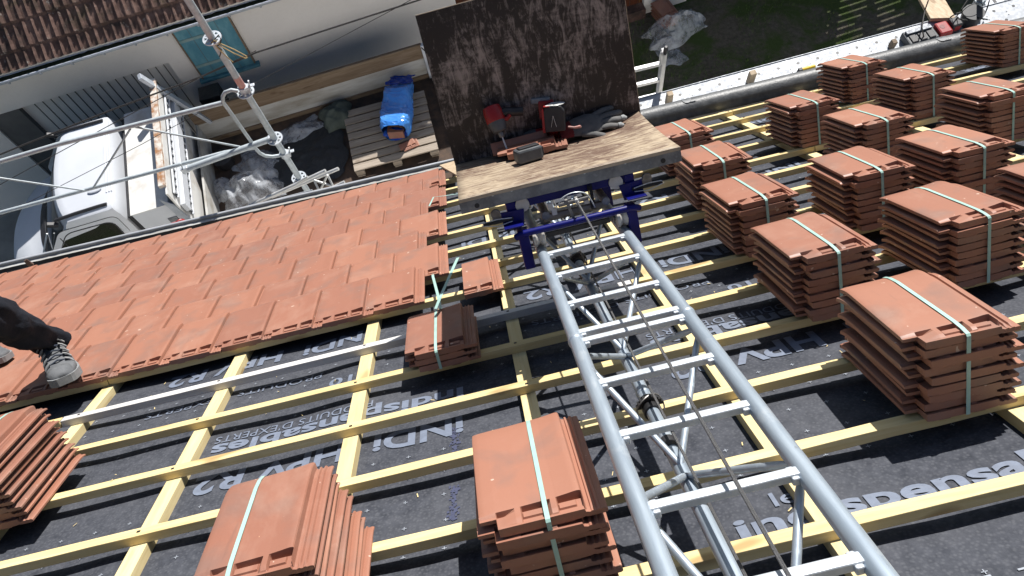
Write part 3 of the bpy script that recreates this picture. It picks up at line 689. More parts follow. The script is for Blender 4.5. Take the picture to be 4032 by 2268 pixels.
# ---------------------------------------------------------------- things lying on the hoist seat
ST = CZ_ + .245                                         # seat top above the underlay
def rs(px, py, s): d = pray(px, py); t = s / d.dot(S3); q = d * t; return q.dot(U3), HC + q.dot(N3)
R4 = lambda a, b: (1850 + a / 3.679, 300 + b / 3.679)
def place(name, me_or_mb, mat, u, s, n, label, cat, rot=None, smooth=30, bevel=0):
    mx = roof_frame(u, s, n) @ (rot if rot is not None else Matrix.Identity(4))
    if isinstance(me_or_mb, MB): o = me_or_mb.build(name, mat, mx=mx, smooth=smooth, bevel=bevel)
    else: o = bpy.data.objects.new(name, me_or_mb); COL.objects.link(o); o.matrix_world = mx
    return tag(o, label, cat)
place("broken_tile", bisected(TILE, 1, None, .105, "broken_tile"), None, .058, 2.872, ST + .008, "broken tile head piece with ribs lying flat on the hoist seat", "broken tile", Matrix.Rotation(-.10, 4, 'Z') @ Matrix.Rotation(.05, 4, 'X'))
place("broken_tile", bisected(TILE, 1, .335, None, "broken_tile"), None, .046, 2.985, ST + .004, "broken tile edge standing behind the flat piece on the hoist seat", "broken tile",
      Matrix.Rotation(.04, 4, 'Z') @ Matrix.Rotation(R(70), 4, 'X') @ Matrix.Translation((0, -.335, 0)))
# loose battery pack in front
bt = thing("battery_pack", "loose dark grey tool battery lying in front of the broken tile", "battery", roof_frame(.170, 2.800, ST) @ Matrix.Rotation(R(12), 4, 'Z'))
mb = MB(); mb.box((0, 0, .026), (.100, .062, .050)); mb.build("case", 'greyplastic', bt, bevel=.009)
mb = MB(); mb.box((0.004, .0, .053), (.078, .04, .008)); mb.box((.05, 0, .03), (.008, .05, .03)); mb.build("slide_rail", 'rubber', bt, bevel=.002)
# impact driver standing on its bit
u, n = rs(*R4(540, 1050), 2.86)
dr = thing("impact_driver", "red and grey impact driver standing nose down on its bit", "impact driver", roof_frame(u + .002, 2.945, ST + .030) @ Matrix.Rotation(R(-8), 4, 'Y') @ Matrix.Rotation(R(-20), 4, 'X'))
MB().tube([(0, 0, 0), (0, 0, .055)], .0032, 8).build("bit", 'galv_light', dr, smooth=40)
MB().tube([(0, 0, .05), (0, 0, .056), (0, 0, .068), (0, 0, .072)], [.009, .011, .011, .010], 16).build("chuck", 'steel', dr, smooth=35)
MB().tube([(0, 0, .07), (0, 0, .074), (0, 0, .098), (0, 0, .112)], [.017, .026, .034, .036], 20).build("nose_housing", 'greyplastic', dr, smooth=40)
MB().tube([(0, 0, .112), (0, 0, .116), (0, 0, .15), (0, 0, .172), (0, 0, .176)], [.036, .038, .038, .034, .024], 20).build("motor_housing", 'red', dr, smooth=35)
mb = MB(); mb.tube([(.02, .0, .14), (.05, .004, .135), (.085, .006, .122), (.11, .008, .115)], [.016, .018, .016, .018], 14); mb.build("handle", 'rubber', dr, smooth=50)
mb = MB(); mb.tube([(.02, -.004, .118), (.042, -.006, .108), (.058, -.006, .118)], [.008, .009, .008], 10); mb.build("trigger", 'red', dr, smooth=50)
# cordless drill lying against the back board, battery towards us
u, n = rs(*R4(1170, 520), 2.86)
dd = thing("cordless_drill", "red cordless drill lying on the seat, its black battery towards the camera", "cordless drill", roof_frame(.300, 2.945, ST + .058) @ Matrix.Rotation(R(-10), 4, 'Z') @ Matrix.Rotation(R(6), 4, 'Y'))
mb = MB(); mb.prism([(-.038, .0), (.040, .0), (.042, .075), (.030, .095), (-.030, .095), (-.040, .078)], 1, -.03, .062); mb.build("battery", 'rubber', dd, bevel=.004)
mb = MB(); mb.prism([(-.046, .002), (-.036, .0), (-.036, .092), (-.044, .080)], 1, -.033, .05); mb.prism([(-.036, .0955), (-.012, .0955), (-.012, .0985), (-.036, .0985)], 1, -.031, .02); mb.build("battery_shell", 'red', dd, bevel=.002)
mb = MB(); mb.box((.012, .012, .0965), (.040, .075, .004)); mb.build("battery_plate", 'greyplastic', dd, bevel=.001)
def text_part(parent, txt, size, mat, mx, name="lettering"):
    vs, fs = text_mesh(txt, size, .02); cx = (min(v.x for v in vs) + max(v.x for v in vs)) / 2
    mb = MB(); V = mb.verts([mx @ Vector((v.x - cx, v.y - size * .36, 0)) for v in vs])
    for f in fs: mb.face([V[i] for i in f])
    return mb.build(name, mat, parent)
text_part(dd, "5.0", .032, 'white_print', Matrix.Translation((.010, .005, .0990)) @ Matrix.Rotation(R(72), 4, 'Z'))
mb = MB(); mb.bar((-.012, -.0345, .02), (-.002, -.0345, .062), .004, .001); mb.bar((.008, -.0345, .02), (-.002, -.0345, .062), .004, .001); mb.build("emblem", 'white_print', dd)
mb = MB(); mb.tube([(-.004, .03, .03), (-.008, .05, -.01), (-.01, .07, -.03)], [.028, .025, .026], 14); mb.build("handle", 'red', dd, smooth=50)
mb = MB(); mb.tube([(-.08, .075, -.028), (-.02, .075, -.028), (.035, .072, -.028)], [.024, .030, .028], 16); mb.build("motor_housing", 'red', dd, smooth=40)
mb = MB(); mb.tube([(-.08, .075, -.028), (-.105, .075, -.028), (-.13, .075, -.03)], [.026, .022, .014], 16); mb.build("chuck", 'greyplastic', dd, smooth=40)
mb = MB(); mb.box((-.05, .075, .105), (.075, .02, .022)); mb.build("belt_hook", 'galv_dull', dd, bevel=.004)
mb = MB(); mb.box((-.03, .068, .07), (.06, .03, .07)); mb.build("battery_foot", 'red', dd, bevel=.006)
MB().tube([(.052, -.02, .012), (.075, -.032, .010), (.095, -.025, .012), (.098, -.005, .004), (.08, .008, .0), (.055, .0, .01)], .004, 8).build("wrist_cord", 'pink', dd, smooth=50)
# work glove
gl = thing("work_glove", "grey work glove with a dark red cuff lying behind the seat edge", "glove", roof_frame(.365, 2.985, ST + .030) @ Matrix.Rotation(R(2), 4, 'Z') @ Matrix.Rotation(R(32), 4, 'X') @ Matrix.Scale(1.12, 4))
def flat_tube(mb, pts, wd, th, seg=12):
    rings = []
    for i, p in enumerate(pts):
        p = Vector(p); d = (Vector(pts[min(i + 1, len(pts) - 1)]) - Vector(pts[max(i - 1, 0)])).normalized(); x = d.cross(Vector((0, 0, 1))).normalized()
        rings.append([p + x * wd[i] * math.cos(2 * math.pi * k / seg) + Vector((0, 0, th[i] * math.sin(2 * math.pi * k / seg))) for k in range(seg)])
    mb.loft(rings)
mb = MB()
flat_tube(mb, [(0, 0, .012), (.02, 0, .014), (.06, .0, .016), (.10, .0, .014), (.112, 0, .012)], [.040, .046, .050, .044, .036], [.010, .012, .013, .011, .008], 18)
for (x, y, x2, y2, r) in ((.09, .036, .168, .058, .0125), (.10, .013, .190, .026, .0130), (.10, -.010, .188, -.008, .0125), (.095, -.030, .168, -.040, .0115), (.03, -.04, .105, -.072, .0125)):
    a, b = Vector((x, y, .014)), Vector((x2, y2, .011)); flat_tube(mb, [a, a.lerp(b, .5) + Vector((0, 0, .004)), a.lerp(b, .92), b], [r, r, r * .85, r * .4], [r * .7, r * .7, r * .6, r * .3], 10)
mb.build("glove_body", 'glove', gl, smooth=60)
mb = MB(); flat_tube(mb, [(-.045, -.004, .010), (-.02, -.002, .012), (.004, 0, .012)], [.040, .037, .041], [.010, .010, .011], 14); mb.build("cuff", simple("dark_red_knit", (.20, .02, .02), (.13, .015, .015), 50, .9), gl, smooth=50)
for (x, y) in ((.188, -.008), (.168, -.040)):
    mb = MB(); flat_tube(mb, [(x - .01, y, .013), (x, y, .013), (x + .010, y - .001, .011)], [.010, .011, .004], [.009, .009, .003], 10); mb.build("lit_fingertip", 'shoe_pale', gl, smooth=50)  # pale material paints sunlight on two tips of the shaded glove

# ---------------------------------------------------------------- eave: gutter, underlay roll, scaffold decks
ZG = lambda i, j, a, b: (i * 1008 + a / 2.55556, j * 567 + b / 2.55556)
ga, gb = wz(*ZG(1, 1, 760, 452), 4.77), wz(*ZG(1, 1, 2020, 162), 4.77)
gd = (gb - ga); gd.z = 0; gd.normalize(); gn = Vector((-gd.y, gd.x, 0)); gc = ga - gn * .040
mb = MB(); A = gc - gd * 4.6; B = gc + gd * 2.35
rings = []
for p in (A, B): rings.append([p + gn * .040 * math.cos(R(a)) + Vector((0, 0, .055 * math.sin(R(a)))) for a in range(180, 361, 15)])
mb.loft(rings, cap=False, closed=False); 
gut = mb.build("gutter", 'garage_dark', None, smooth=50, solid=.0015)  # dark colour stands in for the shade inside the trough
gut.parent = house; gut.matrix_parent_inverse = inv
mb = MB(); mb.tube([A + gn * .046, B + gn * .046], .0145, 10); o = mb.build("gutter_bead", 'deck', gut, smooth=50)
mb = MB(); mb.grid(lambda a, b: A + (B - A) * a + gn * (.004 + .040 * b) + Vector((0, 0, -.006 + .004 * mnoise.noise(Vector((a * 130, b * 2, 0))))), 300, 3); mb.build('gutter_sediment', 'bedwhite', gut, smooth=60)
# fascia board under the eave tiles
mb = MB(); mb.box((.6, 5.60, -.06), (12.2, .025, .16)); mb.build("fascia_board", 'batten', house)
# roll of underlay lying along the eave
rl = thing("underlay_roll", "long black roll of roofing underlay lying along the eave on the right", "underlay roll", roof_frame(1.0, 5.665, .085))
MB().tube([(x, .004 * math.sin(x * 3), .0) for x in [i * .2 for i in range(0, 29)]], .080, 28).build("roll", 'roll', rl, smooth=40)
vs, fs = text_mesh("10", .07, .02)
for ux in (.62, 2.55):
    mb = MB(); V = []
    for v in vs: a = R(118) - v.y / .082; V.append(mb.bm.verts.new((ux - v.x, .0825 * math.cos(a) * 1.0, .0825 * math.sin(a))))
    for f in fs: mb.face([V[i] for i in f])
    mb.build("printed_lettering", 'rollprint', rl)
def deck(name, label, x0, y0, x1, y1, z, wd, holes, mat='deck'):
    a, b = Vector((x0, y0, z)), Vector((x1, y1, z)); d = (b - a).normalized(); n = Vector((-d.y, d.x, 0)); L = (b - a).length
    t = thing(name, label, "scaffold plank", frame(a, d, n, Vector((0, 0, 1))), "scaffold planks outside the eave")
    mb = MB(); mb.box((L / 2, -wd / 2, -.004), (L, wd, .006)); mb.build("deck_plate", mat, t)
    for y in (-.004, -wd + .004): mb = MB(); mb.box((L / 2, y, -.022), (L, .008, .056)); mb.build("side_flange", mat, t, bevel=.002)
    if holes:
        mb = MB(); k = 0; x = .12
        while x < L - .05:
            for y, r in ((-.075, .013), (-.195, .013)): mb.tube([(x + (.045 if y < -.1 else 0), y, -.0015), (x + (.045 if y < -.1 else 0), y, -.0002)], r, 12)
            for y, r in ((-.115, .006), (-.150, .006)): mb.tube([(x + .09, y, -.0015), (x + .09, y, -.0002)], r, 8)
            x += .172
        mb.build("drain_hole", 'rubber', t)['kind'] = 'stuff'
    return t
deck("scaffold_plank", "white perforated steel scaffold plank running beside the black underlay roll", 1.28, 4.098, 5.6, 4.225, 4.40, .305, True)
deck("scaffold_plank", "narrow dusty grey scaffold plank along the eave above the truck cab", -6.5, 3.865, -1.44, 3.975, 4.40, .30, False, 'bedwhite' if False else 'deck')
dp = random.Random(9)
# wooden blocks on the deck
for (a, b, hh, ww, mt, lb) in ((ZG(2, 0, 1575, 1050), None, .15, .05, 'plank', "pale wooden block standing on the scaffold plank right beside the hoist back board"),
                               (ZG(2, 0, 2395, 835), None, .14, .055, 'plank', "pale wooden block on the scaffold plank, left of the yellow gun"),
                               (ZG(3, 0, 1240, 478), None, .085, .04, 'oldplank', "small dark brown block standing on the perforated plank before the charger")):
    p = wz(*a, 4.405); mb = MB(); mb.box((0, 0, hh / 2), (ww, .045, hh), Matrix.Rotation(R(6), 3, 'X'))
    tag(mb.build("wood_block", mt, mx=wframe((p.x, p.y, 4.402), .05), bevel=.004), lb, "wood block", "wooden blocks on the scaffold plank")
p = wz(*ZG(3, 0, 360, 700), 4.47)
yg = thing("sealant_gun", "yellow and black sealant gun lying on the underlay roll edge", "sealant gun", wframe(p, .12) @ Matrix.Rotation(R(6), 4, 'Y'))
MB().tube([(-.02, 0, 0), (.10, 0, .0)], .018, 12).build("barrel", 'yellow', yg, smooth=40)
mb = MB(); mb.box((-.035, 0, -.005), (.035, .03, .05)); mb.bar((-.035, 0, -.02), (-.05, -.005, -.09), .02, .028); mb.build("handle", 'rubber', yg, bevel=.004)
MB().tube([(.0, 0, -.03), (-.008, -.003, -.07)], .006, 8).build("trigger", 'yellow', yg)

# ---------------------------------------------------------------- scaffold standard, guard rail, ledger
PX, PY = -1.716, 4.6
st = thing("scaffold_pole", "vertical galvanised scaffold pole with rosettes rising outside the eave", "scaffold pole", wframe((PX, PY, 0)))
MB().tube([(0, 0, 0), (0, 0, 6.04)], .0278, 22).build("tube", 'scaff', st, smooth=40)
MB().tube([(0, 0, 5.065), (0, 0, 5.20)], .0288, 22).build("paint_band", 'pink', st, smooth=40)
def rosette(z):
    mb = MB(); n = 48
    # disc with eight openings: inner ring, outer ring, spokes
    for r0, r1 in ((.028, .038), (.0575, .0715)):
        for k in range(n):
            a, b = 2 * math.pi * k / n, 2 * math.pi * (k + 1) / n
            q = [(r0 * math.cos(a), r0 * math.sin(a)), (r1 * math.cos(a), r1 * math.sin(a)), (r1 * math.cos(b), r1 * math.sin(b)), (r0 * math.cos(b), r0 * math.sin(b))]
            mb.prism(q, 2, z - .005, z + .005)
    for k in range(8):
        a = 2 * math.pi * (k + .5) / 8; m = Matrix.Rotation(a, 3, 'Z'); mb.box((.0475 * math.cos(a), .0475 * math.sin(a), z), (.023, .014 if k % 2 else .02, .0096), m)
    bmesh.ops.remove_doubles(mb.bm, verts=mb.bm.verts, dist=.0004)
    mb.build("rosette", 'galv_light', st)
for z in (3.81, 4.41, 5.02, 5.61): rosette(z)
Z3 = lambda a, b: (700 + a / 3.22, 300 + b / 3.22)
P = lambda a, b, y=PY: wy(*Z3(a, b), y)
gr = thing("guard_rail", "galvanised guard rail frame with zigzag braces hanging on the scaffold pole", "guard rail", wframe((PX, PY, 5.0)))
o0 = Vector((PX, PY, 5.0))
end = [P(760, 190), P(680, 175), P(600, 205), P(570, 260), P(572, 330), P(640, 420), P(930, 830), P(985, 915), P(1040, 975), P(1110, 1010), P(1200, 1020), P(1300, 1005)]
MB().tube([p - o0 for p in end], .0155, 12).build("end_hoop", 'scaff', gr, smooth=60)
tl, tr_ = wy(-300, 725, PY), P(560, 340)
bl_, br_ = wy(-300, 918, PY), P(985, 905)
MB().tube([tl - o0, wy(*ZG(0, 0, 600, 1449), PY) - o0, tr_ - o0], .0193, 14).build("top_rail", 'scaff', gr, smooth=40)
MB().tube([bl_ - o0, wy(*ZG(0, 1, 1500, 290), PY) - o0, P(600, 965) - o0, br_ - o0], .0172, 14).build("bottom_rail", 'scaff', gr, smooth=40)
for a, b in ((ZG(0, 0, 1360, 1278), Z3(790, 895)), (ZG(0, 1, -160, 318), ZG(0, 1, 850, 468)), (ZG(0, 1, 940, 440), ZG(0, 0, 1310, 1300))):
    MB().tube([wy(*a, PY - .012) - o0, wy(*b, PY - .012) - o0], .0086, 10).build("brace", 'scaff', gr, smooth=40)
for z in (5.055, 4.18):
    mb = MB(); mb.tube([(0, 0, z - 5 - .03), (0, 0, z - 5 + .03)], .039, 16); mb.box((.036, -.002, z - 5), (.03, .05, .055)); mb.build("half_coupler", 'galv_light', gr, bevel=.002)
    mb = MB(); mb.box((.055, .0, z - 5 + .02), (.012, .016, .11), Matrix.Rotation(R(14), 3, 'Y')); mb.build("wedge", 'galv_light', gr, bevel=.002)
    mb = MB(); mb.box((.06, .0, z - 5 + .02), (.07, .03, .008)); mb.build("wedge_slot", 'galv_light', gr, bevel=.002)
ea, eb = wz(1062, 548, 4.41), wz(738, 664, 4.41)
lg = thing("scaffold_ledger", "short thick scaffold tube with wedge heads sticking out from the pole", "scaffold ledger", wframe(ea))
MB().tube([Vector((0, 0, 0)), eb - ea], .0278, 18).build("tube", 'scaff', lg, smooth=40)
d_ = (eb - ea).normalized()
for p, sg in ((Vector((0, 0, 0)), -1), (eb - ea, 1)):
    mb = MB(); mb.bar(p - d_ * .01 * sg, p + d_ * .055 * sg, .040, .060); mb.build("wedge_head", 'galv_light', lg, bevel=.006)
    mb = MB(); mb.box(p + d_ * .03 * sg + Vector((0, 0, .02)), (.010, .022, .15), Matrix.Rotation(R(12), 3, 'Y')); mb.build("wedge", 'plank' if sg < 0 else 'scaff', lg, bevel=.002)
# straw coloured tie ropes on the pole
tie = thing("tie_rope", "frayed straw coloured tie rope knotted on the upper rosette of the pole", "rope", wframe((PX, PY, 5.60)))
q0 = Vector((PX, PY, 5.60))
for pts in ([(2150, 405), (2235, 445), (2360, 500), (2480, 565)], [(2150, 410), (2250, 480), (2350, 535), (2465, 585)], [(2130, 420), (2200, 490), (2270, 560), (2345, 625)], [(2470, 560), (2490, 580), (2460, 590)]):
    MB().tube([wy(a / 2.55556, b / 2.55556, PY - .05) - q0 for a, b in pts], .0042, 6).build("strand", 'brass', tie, smooth=60)
MB().tube([wy(a / 2.55556, b / 2.55556, PY - .04) - q0 for a, b in [(2090, 460), (2140, 420), (2200, 350), (2225, 400), (2215, 440), (2180, 470), (2230, 500), (2210, 570)]], .0045, 6).build("knot", 'wire', tie, smooth=60)
# lattice girder lying on the outside of the scaffold
gi = thing("lattice_girder", "small aluminium lattice girder lying outside the eave below the pole", "lattice girder", wframe((-1.6, 4.2, 4.2)))
g0 = Vector((-1.6, 4.2, 4.2))
Y1 = lambda a, b, y: wy(*ZG(1, 1, a, b), y) - g0
MB().tube([Y1(-60, 620, 4.22), Y1(700, 268, 4.22)], .016, 12).build("chord", 'alu', gi, smooth=40)
MB().tube([Y1(160, 530, 4.30), Y1(830, 248, 4.30)], .016, 12).build("chord", 'alu', gi, smooth=40)
MB().tube([Y1(600, 520, 4.14), Y1(890, 382, 4.14)], .014, 12).build("chord", 'alu', gi, smooth=40)
for a, b in (((585, 365), (640, 480)), ((720, 310), (775, 425)), ((585, 365), (775, 425)), ((640, 480), (720, 310)), ((300, 470), (520, 330))):
    MB().tube([Y1(*a, 4.26), Y1(*b, 4.18)], .010, 10).build("brace", 'alu', gi, smooth=40)
# aluminium ladder leaning on the scaffold right of the hoist
Z2 = lambda a, b: (2016 + a / 2.55556, b / 2.55556)
T, Bm = wy(*Z2(1530, 520), 4.24), wy(*Z2(1462, 1060), 4.40)
ld = (Bm - T).normalized(); LL = (T.z - .02) / -ld.z
al = thing("aluminium_ladder", "aluminium extension ladder leaning on the scaffold beside the hoist back board", "ladder", wframe(T))
for dx in (0, -.42):
    mb = MB(); mb.bar(Vector((dx, 0, 0)), Vector((dx, 0, 0)) + ld * LL, .034, .075, up=(0, 1, 0)); mb.build("stile", 'alu', al, bevel=.006)
    mb = MB(); mb.bar(Vector((dx + .006, -.02, .075)), Vector((dx, -.015, -.03)), .030, .030); mb.build("end_cap", 'rubber', al, bevel=.006)
MB().tube([(-.03 + .0, -.03 + .055 * math.sin(R(a)) * .3, -.06 + .085 * math.cos(R(a))) for a in range(-100, 101, 20)], .012, 10).build("hook", 'alu', al, smooth=50)
k = .17
while k < 4.9:
    mb = MB(); mb.bar(ld * k + Vector((-.005, 0, 0)), ld * k + Vector((-.415, 0, 0)), .034, .030); mb.build("rung", 'alu', al, bevel=.003); k += .26
# tools on the deck in the upper right corner
Zc = lambda a, b: (3432 + a / 4.287, b / 4.287)
p = wz(*Zc(800, 610), 4.44)
ch = thing("battery_charger", "large dark battery charger on the scaffold plank beside the red one", "battery charger", wframe((p.x, p.y - .01, 4.40), .06))
mb = MB(); mb.box((0, 0, .035), (.26, .15, .07)); mb.build("case", 'greyplastic', ch, bevel=.012)
mb = MB(); mb.box((-.0, .045, .078), (.22, .04, .02)); mb.build("top_ledge", 'galv_dull', ch, bevel=.004)
for x in (-.075, .0, .075): mb = MB(); mb.box((x, -.025, .074), (.055, .075, .012)); mb.build("charging_bay", 'rubber', ch, bevel=.004)
p = wz(*Zc(1200, 500), 4.46)
rc = thing("battery_charger", "smaller bright red charger with a battery plugged in, upper right deck", "battery charger", wframe((p.x, p.y, 4.40), .06))
mb = MB(); mb.box((0, 0, .045), (.11, .13, .09)); mb.build("case", 'red', rc, bevel=.015)
mb = MB(); mb.tube([(-.01, .01, .0895), (-.01, .01, .0915)], .022, 14); mb.build("dial", simple("deep_red", (.2, .01, .01), None, 9, .4), rc)
mb = MB(); mb.box((.105, .01, .06), (.085, .09, .10)); mb.build("battery", 'rubber', rc, bevel=.01)
mb = MB(); mb.box((.105, -.036, .07), (.05, .003, .05)); mb.build("battery_label", 'red', rc)
p = wz(*Zc(1690, 330), 4.46)
bk = thing("bucket", "dark bucket standing on the deck behind the corner tile stack", "bucket", wframe((p.x, p.y + .02, 4.40)))
MB().tube([(0, 0, 0), (0, 0, .12), (0, 0, .125)], [.07, .085, .088], 20).build("body", 'rubber', bk, smooth=40)
MB().tube([(.085 * math.cos(R(a)), .03, .12 + .07 * math.sin(R(a))) for a in range(0, 181, 20)], .003, 6).build("bail", 'dark_steel', bk, smooth=60)
pa, pb = wz(*Zc(1200, 330), 4.43), wz(*Zc(960, -90), 4.30)
mb = MB(); mb.bar((0, 0, 0), pb - pa, .20, .030); tag(mb.build("wooden_board", 'plank', mx=wframe(pa), bevel=.004), "pale split wooden board projecting outward from the scaffold plank", "board")
pa, pb = wz(*Zc(2170, 190), 4.38), wz(*Zc(1960, -120), 4.30)
wb_ = thing("white_tray", "white plastic tray with a dark handle slot at the top right edge", "tray", wframe(pa)); mb = MB(); mb.bar((0, 0, 0), pb - pa, .17, .02); mb.build("panel", 'white', wb_, bevel=.006)
dq = (pb - pa).normalized(); mb = MB(); mb.bar(dq * .06 + Vector((0, 0, .0125)), dq * .20 + Vector((.0, 0, .0125)), .025, .004); mb.build("handle_slot", 'rubber', wb_)
s2 = wz(*Zc(1800, 200), 4.45)
sp = thing("scaffold_pole", "dull scaffold pole at the top right edge with cables hanging round it", "scaffold pole", wframe((s2.x + .01, 4.17, 0)))
MB().tube([(0, 0, 0), (0, 0, 5.6)], .0242, 18).build("tube", 'galv_dull', sp, smooth=40)
mb = MB(); mb.tube([(0, 0, 4.46), (0, 0, 4.52)], .036, 16); mb.box((.04, 0, 4.49), (.03, .04, .06)); mb.build("coupler", 'scaff', sp, bevel=.002)
for i, pts in enumerate(([(1330, 290), (1420, 230), (1560, 195), (1700, 230), (1800, 290), (1900, 330)], [(1620, 0), (1520, 150), (1450, 260), (1400, 300), (1520, 330), (1640, 340)], [(1990, 0), (1950, 140), (1900, 260), (1840, 310), (1960, 330)], [(960, 0), (900, 170), (870, 330), (850, 470), (880, 620)])):
    Q = [wz(*Zc(a, b), 4.50 + .06 * math.sin(k * 1.7 + i)) for k, (a, b) in enumerate(pts)]
    tag(MB().tube([q - Q[0] for q in Q], .0052, 8).build("power_cord", 'wire', mx=wframe(Q[0]), smooth=60), ["black power cord arching over the deck to the bucket", "black power cord hanging down beside the wooden board", "brown black cord draped over the coupler by the white tray", "thin dark cord dropping onto the large charger"][i], "cord", "power cords in the upper right corner")

# ---------------------------------------------------------------- overhead wires
for pts, r, lb in (([(-400, 770), (102, 567), (446, 430), (794, 301), (1008, 207), (1650, 0), (2100, -150)], .0075, "thick black overhead cable crossing above the truck and the barn wall"),
                   ([(-500, 990), (0, 727), (293, 567), (579, 415), (814, 290), (1008, 200)], .0038, "thin overhead wire running just under the thick cable to the left"),
                   ([(-500, 1110), (110, 798), (560, 567), (716, 481), (1008, 325), (1567, 27), (2100, -260)], .0030, "thinnest overhead wire crossing low over the truck roof")):
    Q = [wy(a, b, 5.3) for a, b in pts]; tag(MB().tube([q - Q[0] for q in Q], r, 8).build("overhead_wire", 'wire', mx=wframe(Q[0]), smooth=60), lb, "wire", "overhead wires across the yard")

# ---------------------------------------------------------------- small leftovers along the eave and on the underlay
Q = [rw(*rpn(*ZG(1, 1, a, b), .10)) for a, b in ((1850, 228), (2024, 178), (2028, 330))]
c0_ = sum(Q, Vector()) / 3
mb = MB(); mb.loft([[q - c0_ for q in Q], [q - c0_ + N3 * .012 for q in Q]]); tag(mb.build("plywood_offcut", 'plank', mx=wframe(c0_)), "triangular plywood offcut between the last laid tile and the hoist seat", "offcut")
p = wz(700, 886, 4.43); tag(MB().loft([[(r * .075 * math.cos(R(a)), r * .05 * math.sin(R(a)), z + .012 * math.sin(R(a * 3))) for a in range(0, 360, 24)] for r, z in ((1, .0), (.95, .03), (.6, .055), (.2, .06))]).build("red_rag", 'red', mx=wframe((p.x, p.y, 4.402), .3), smooth=60), "small crumpled red rag on the dusty scaffold plank above the truck door", "rag")
p = wz(124, 1048, 4.78); tag(MB().loft([[(-.02, 0, 0), (.02, 0, 0), (.022, .015, .0), (-.018, .015, 0)], [(-.012, .01, .07), (.016, .012, .075), (.012, .022, .07), (-.010, .02, .065)]]).build("tile_shard", 'oldtile', mx=wframe(p, .2)), "dark broken tile shard stuck upright in the gutter at the left", "tile shard")
mb = MB(); q = random.Random(12)
for k in range(260):
    t = q.random(); px_ = 1788 - 8 * t + q.gauss(0, 9); py_ = 1640 + 390 * t; u, s = rp(px_, py_, .0)
    if any(b_ - .03 < s < b_ + .07 for b_ in BAT): continue
    z = sag(u, s) + .0022 + .0001 * (k % 7); a_ = q.uniform(.0015, .005); b2 = q.uniform(.002, .008); mb.poly([(u - a_, s - b2, z), (u + a_, s - b2 * .6, z), (u + a_ * .7, s + b2, z), (u - a_, s + b2 * .7, z)])
o = mb.build("chalk_smear", simple("blue_chalk", (.065, .075, .135), (.055, .062, .11), 50, .9, bstr=0), memb); o['kind'] = 'stuff'

# ---------------------------------------------------------------- barn across the yard
BY = R(4.81); BO = Vector((0, 8.965, 0)); bx, by = Vector((math.cos(BY), math.sin(BY), 0)), Vector((-math.sin(BY), math.cos(BY), 0))
barn = thing("barn", "pale rendered barn with an old mossy tiled roof across the yard", "barn", frame(BO, bx, by, Vector((0, 0, 1))))
def wb(px, py, off=0.):                                   # picture point -> (x, z) on the barn wall plane set back by off
    d = pray(px, py); o = Vector((0, 0, CAMZ)) - BO - by * off; t = -o.dot(by) / d.dot(by); q = o + d * t; return q.dot(bx), q.z
gx0 = wb(190, 686)[0]; gzt = .5 * (wb(0, 438)[1] + wb(600, 279)[1]); gx1 = -3.98
dx0 = wb(1792, 0)[0]; dx1 = wb(2534, 48)[0]; WX0, WX1 = -16., dx1 + .75
mb = MB()
goff = -.30
ez = .5 * (wb(0, 318, goff - .06)[1] + wb(1000, 33, goff - .06)[1]); PR = R(36); HW = ez + .14
def wallbox(x0, x1, z0, z1): mb.box(((x0 + x1) / 2, .25, (z0 + z1) / 2), (x1 - x0, .5, z1 - z0))
wallbox(WX0, gx0, 0, gzt); wallbox(WX0, WX1, gzt, HW); wallbox(gx1, dx0, 0, gzt); wallbox(dx1, WX1, 0, gzt)
mb.box(((dx0 + dx1) / 2, .25, 2.2 + (gzt - 2.2) / 2), (dx1 - dx0, .5, abs(gzt - 2.2))) if gzt > 2.25 else None
bmesh.ops.remove_doubles(mb.bm, verts=mb.bm.verts, dist=.0005)
mb.build("wall", 'render', barn)
mb = MB(); mb.box(((WX0 + WX1) / 2, 4.0, 1.2), (WX1 - WX0 - .02, 6.9, 2.4)); mb.build("inner_wall", 'garage_dark', barn)
mb = MB(); mb.box(((gx0 + gx1) / 2, .14, gzt / 2), (gx1 - gx0, .02, gzt)); gdr = mb.build("garage_door", 'garage', barn)
mb = MB(); x = gx0 + .62
while x < gx1: mb.box((x, .128, gzt / 2), (.012, .01, gzt)); x += .118
mb.build("board_groove", 'garage_dark', gdr)
mb = MB(); mb.box((gx0 + .22, .085, gzt / 2), (.44, .10, gzt - .002)); mb.build("door_jamb", 'garage_dark', barn)
mb = MB(); mb.box(((dx0 + dx1) / 2, .10, gzt / 2 + .1), (dx1 - dx0, .03, gzt - .2)); bd = mb.build("barn_door", 'reddoor', barn)
mb = MB(); x = dx0 + .13
while x < dx1: mb.box((x, .083, gzt / 2 + .1), (.008, .006, gzt - .22)); x += .14
mb.build("board_groove", 'dark_steel', bd)
mb = MB(); mb.box(((dx0 + dx1) / 2, .06, .10), (dx1 - dx0, .3, .2)); mb.build("door_step", 'oldtile', barn)
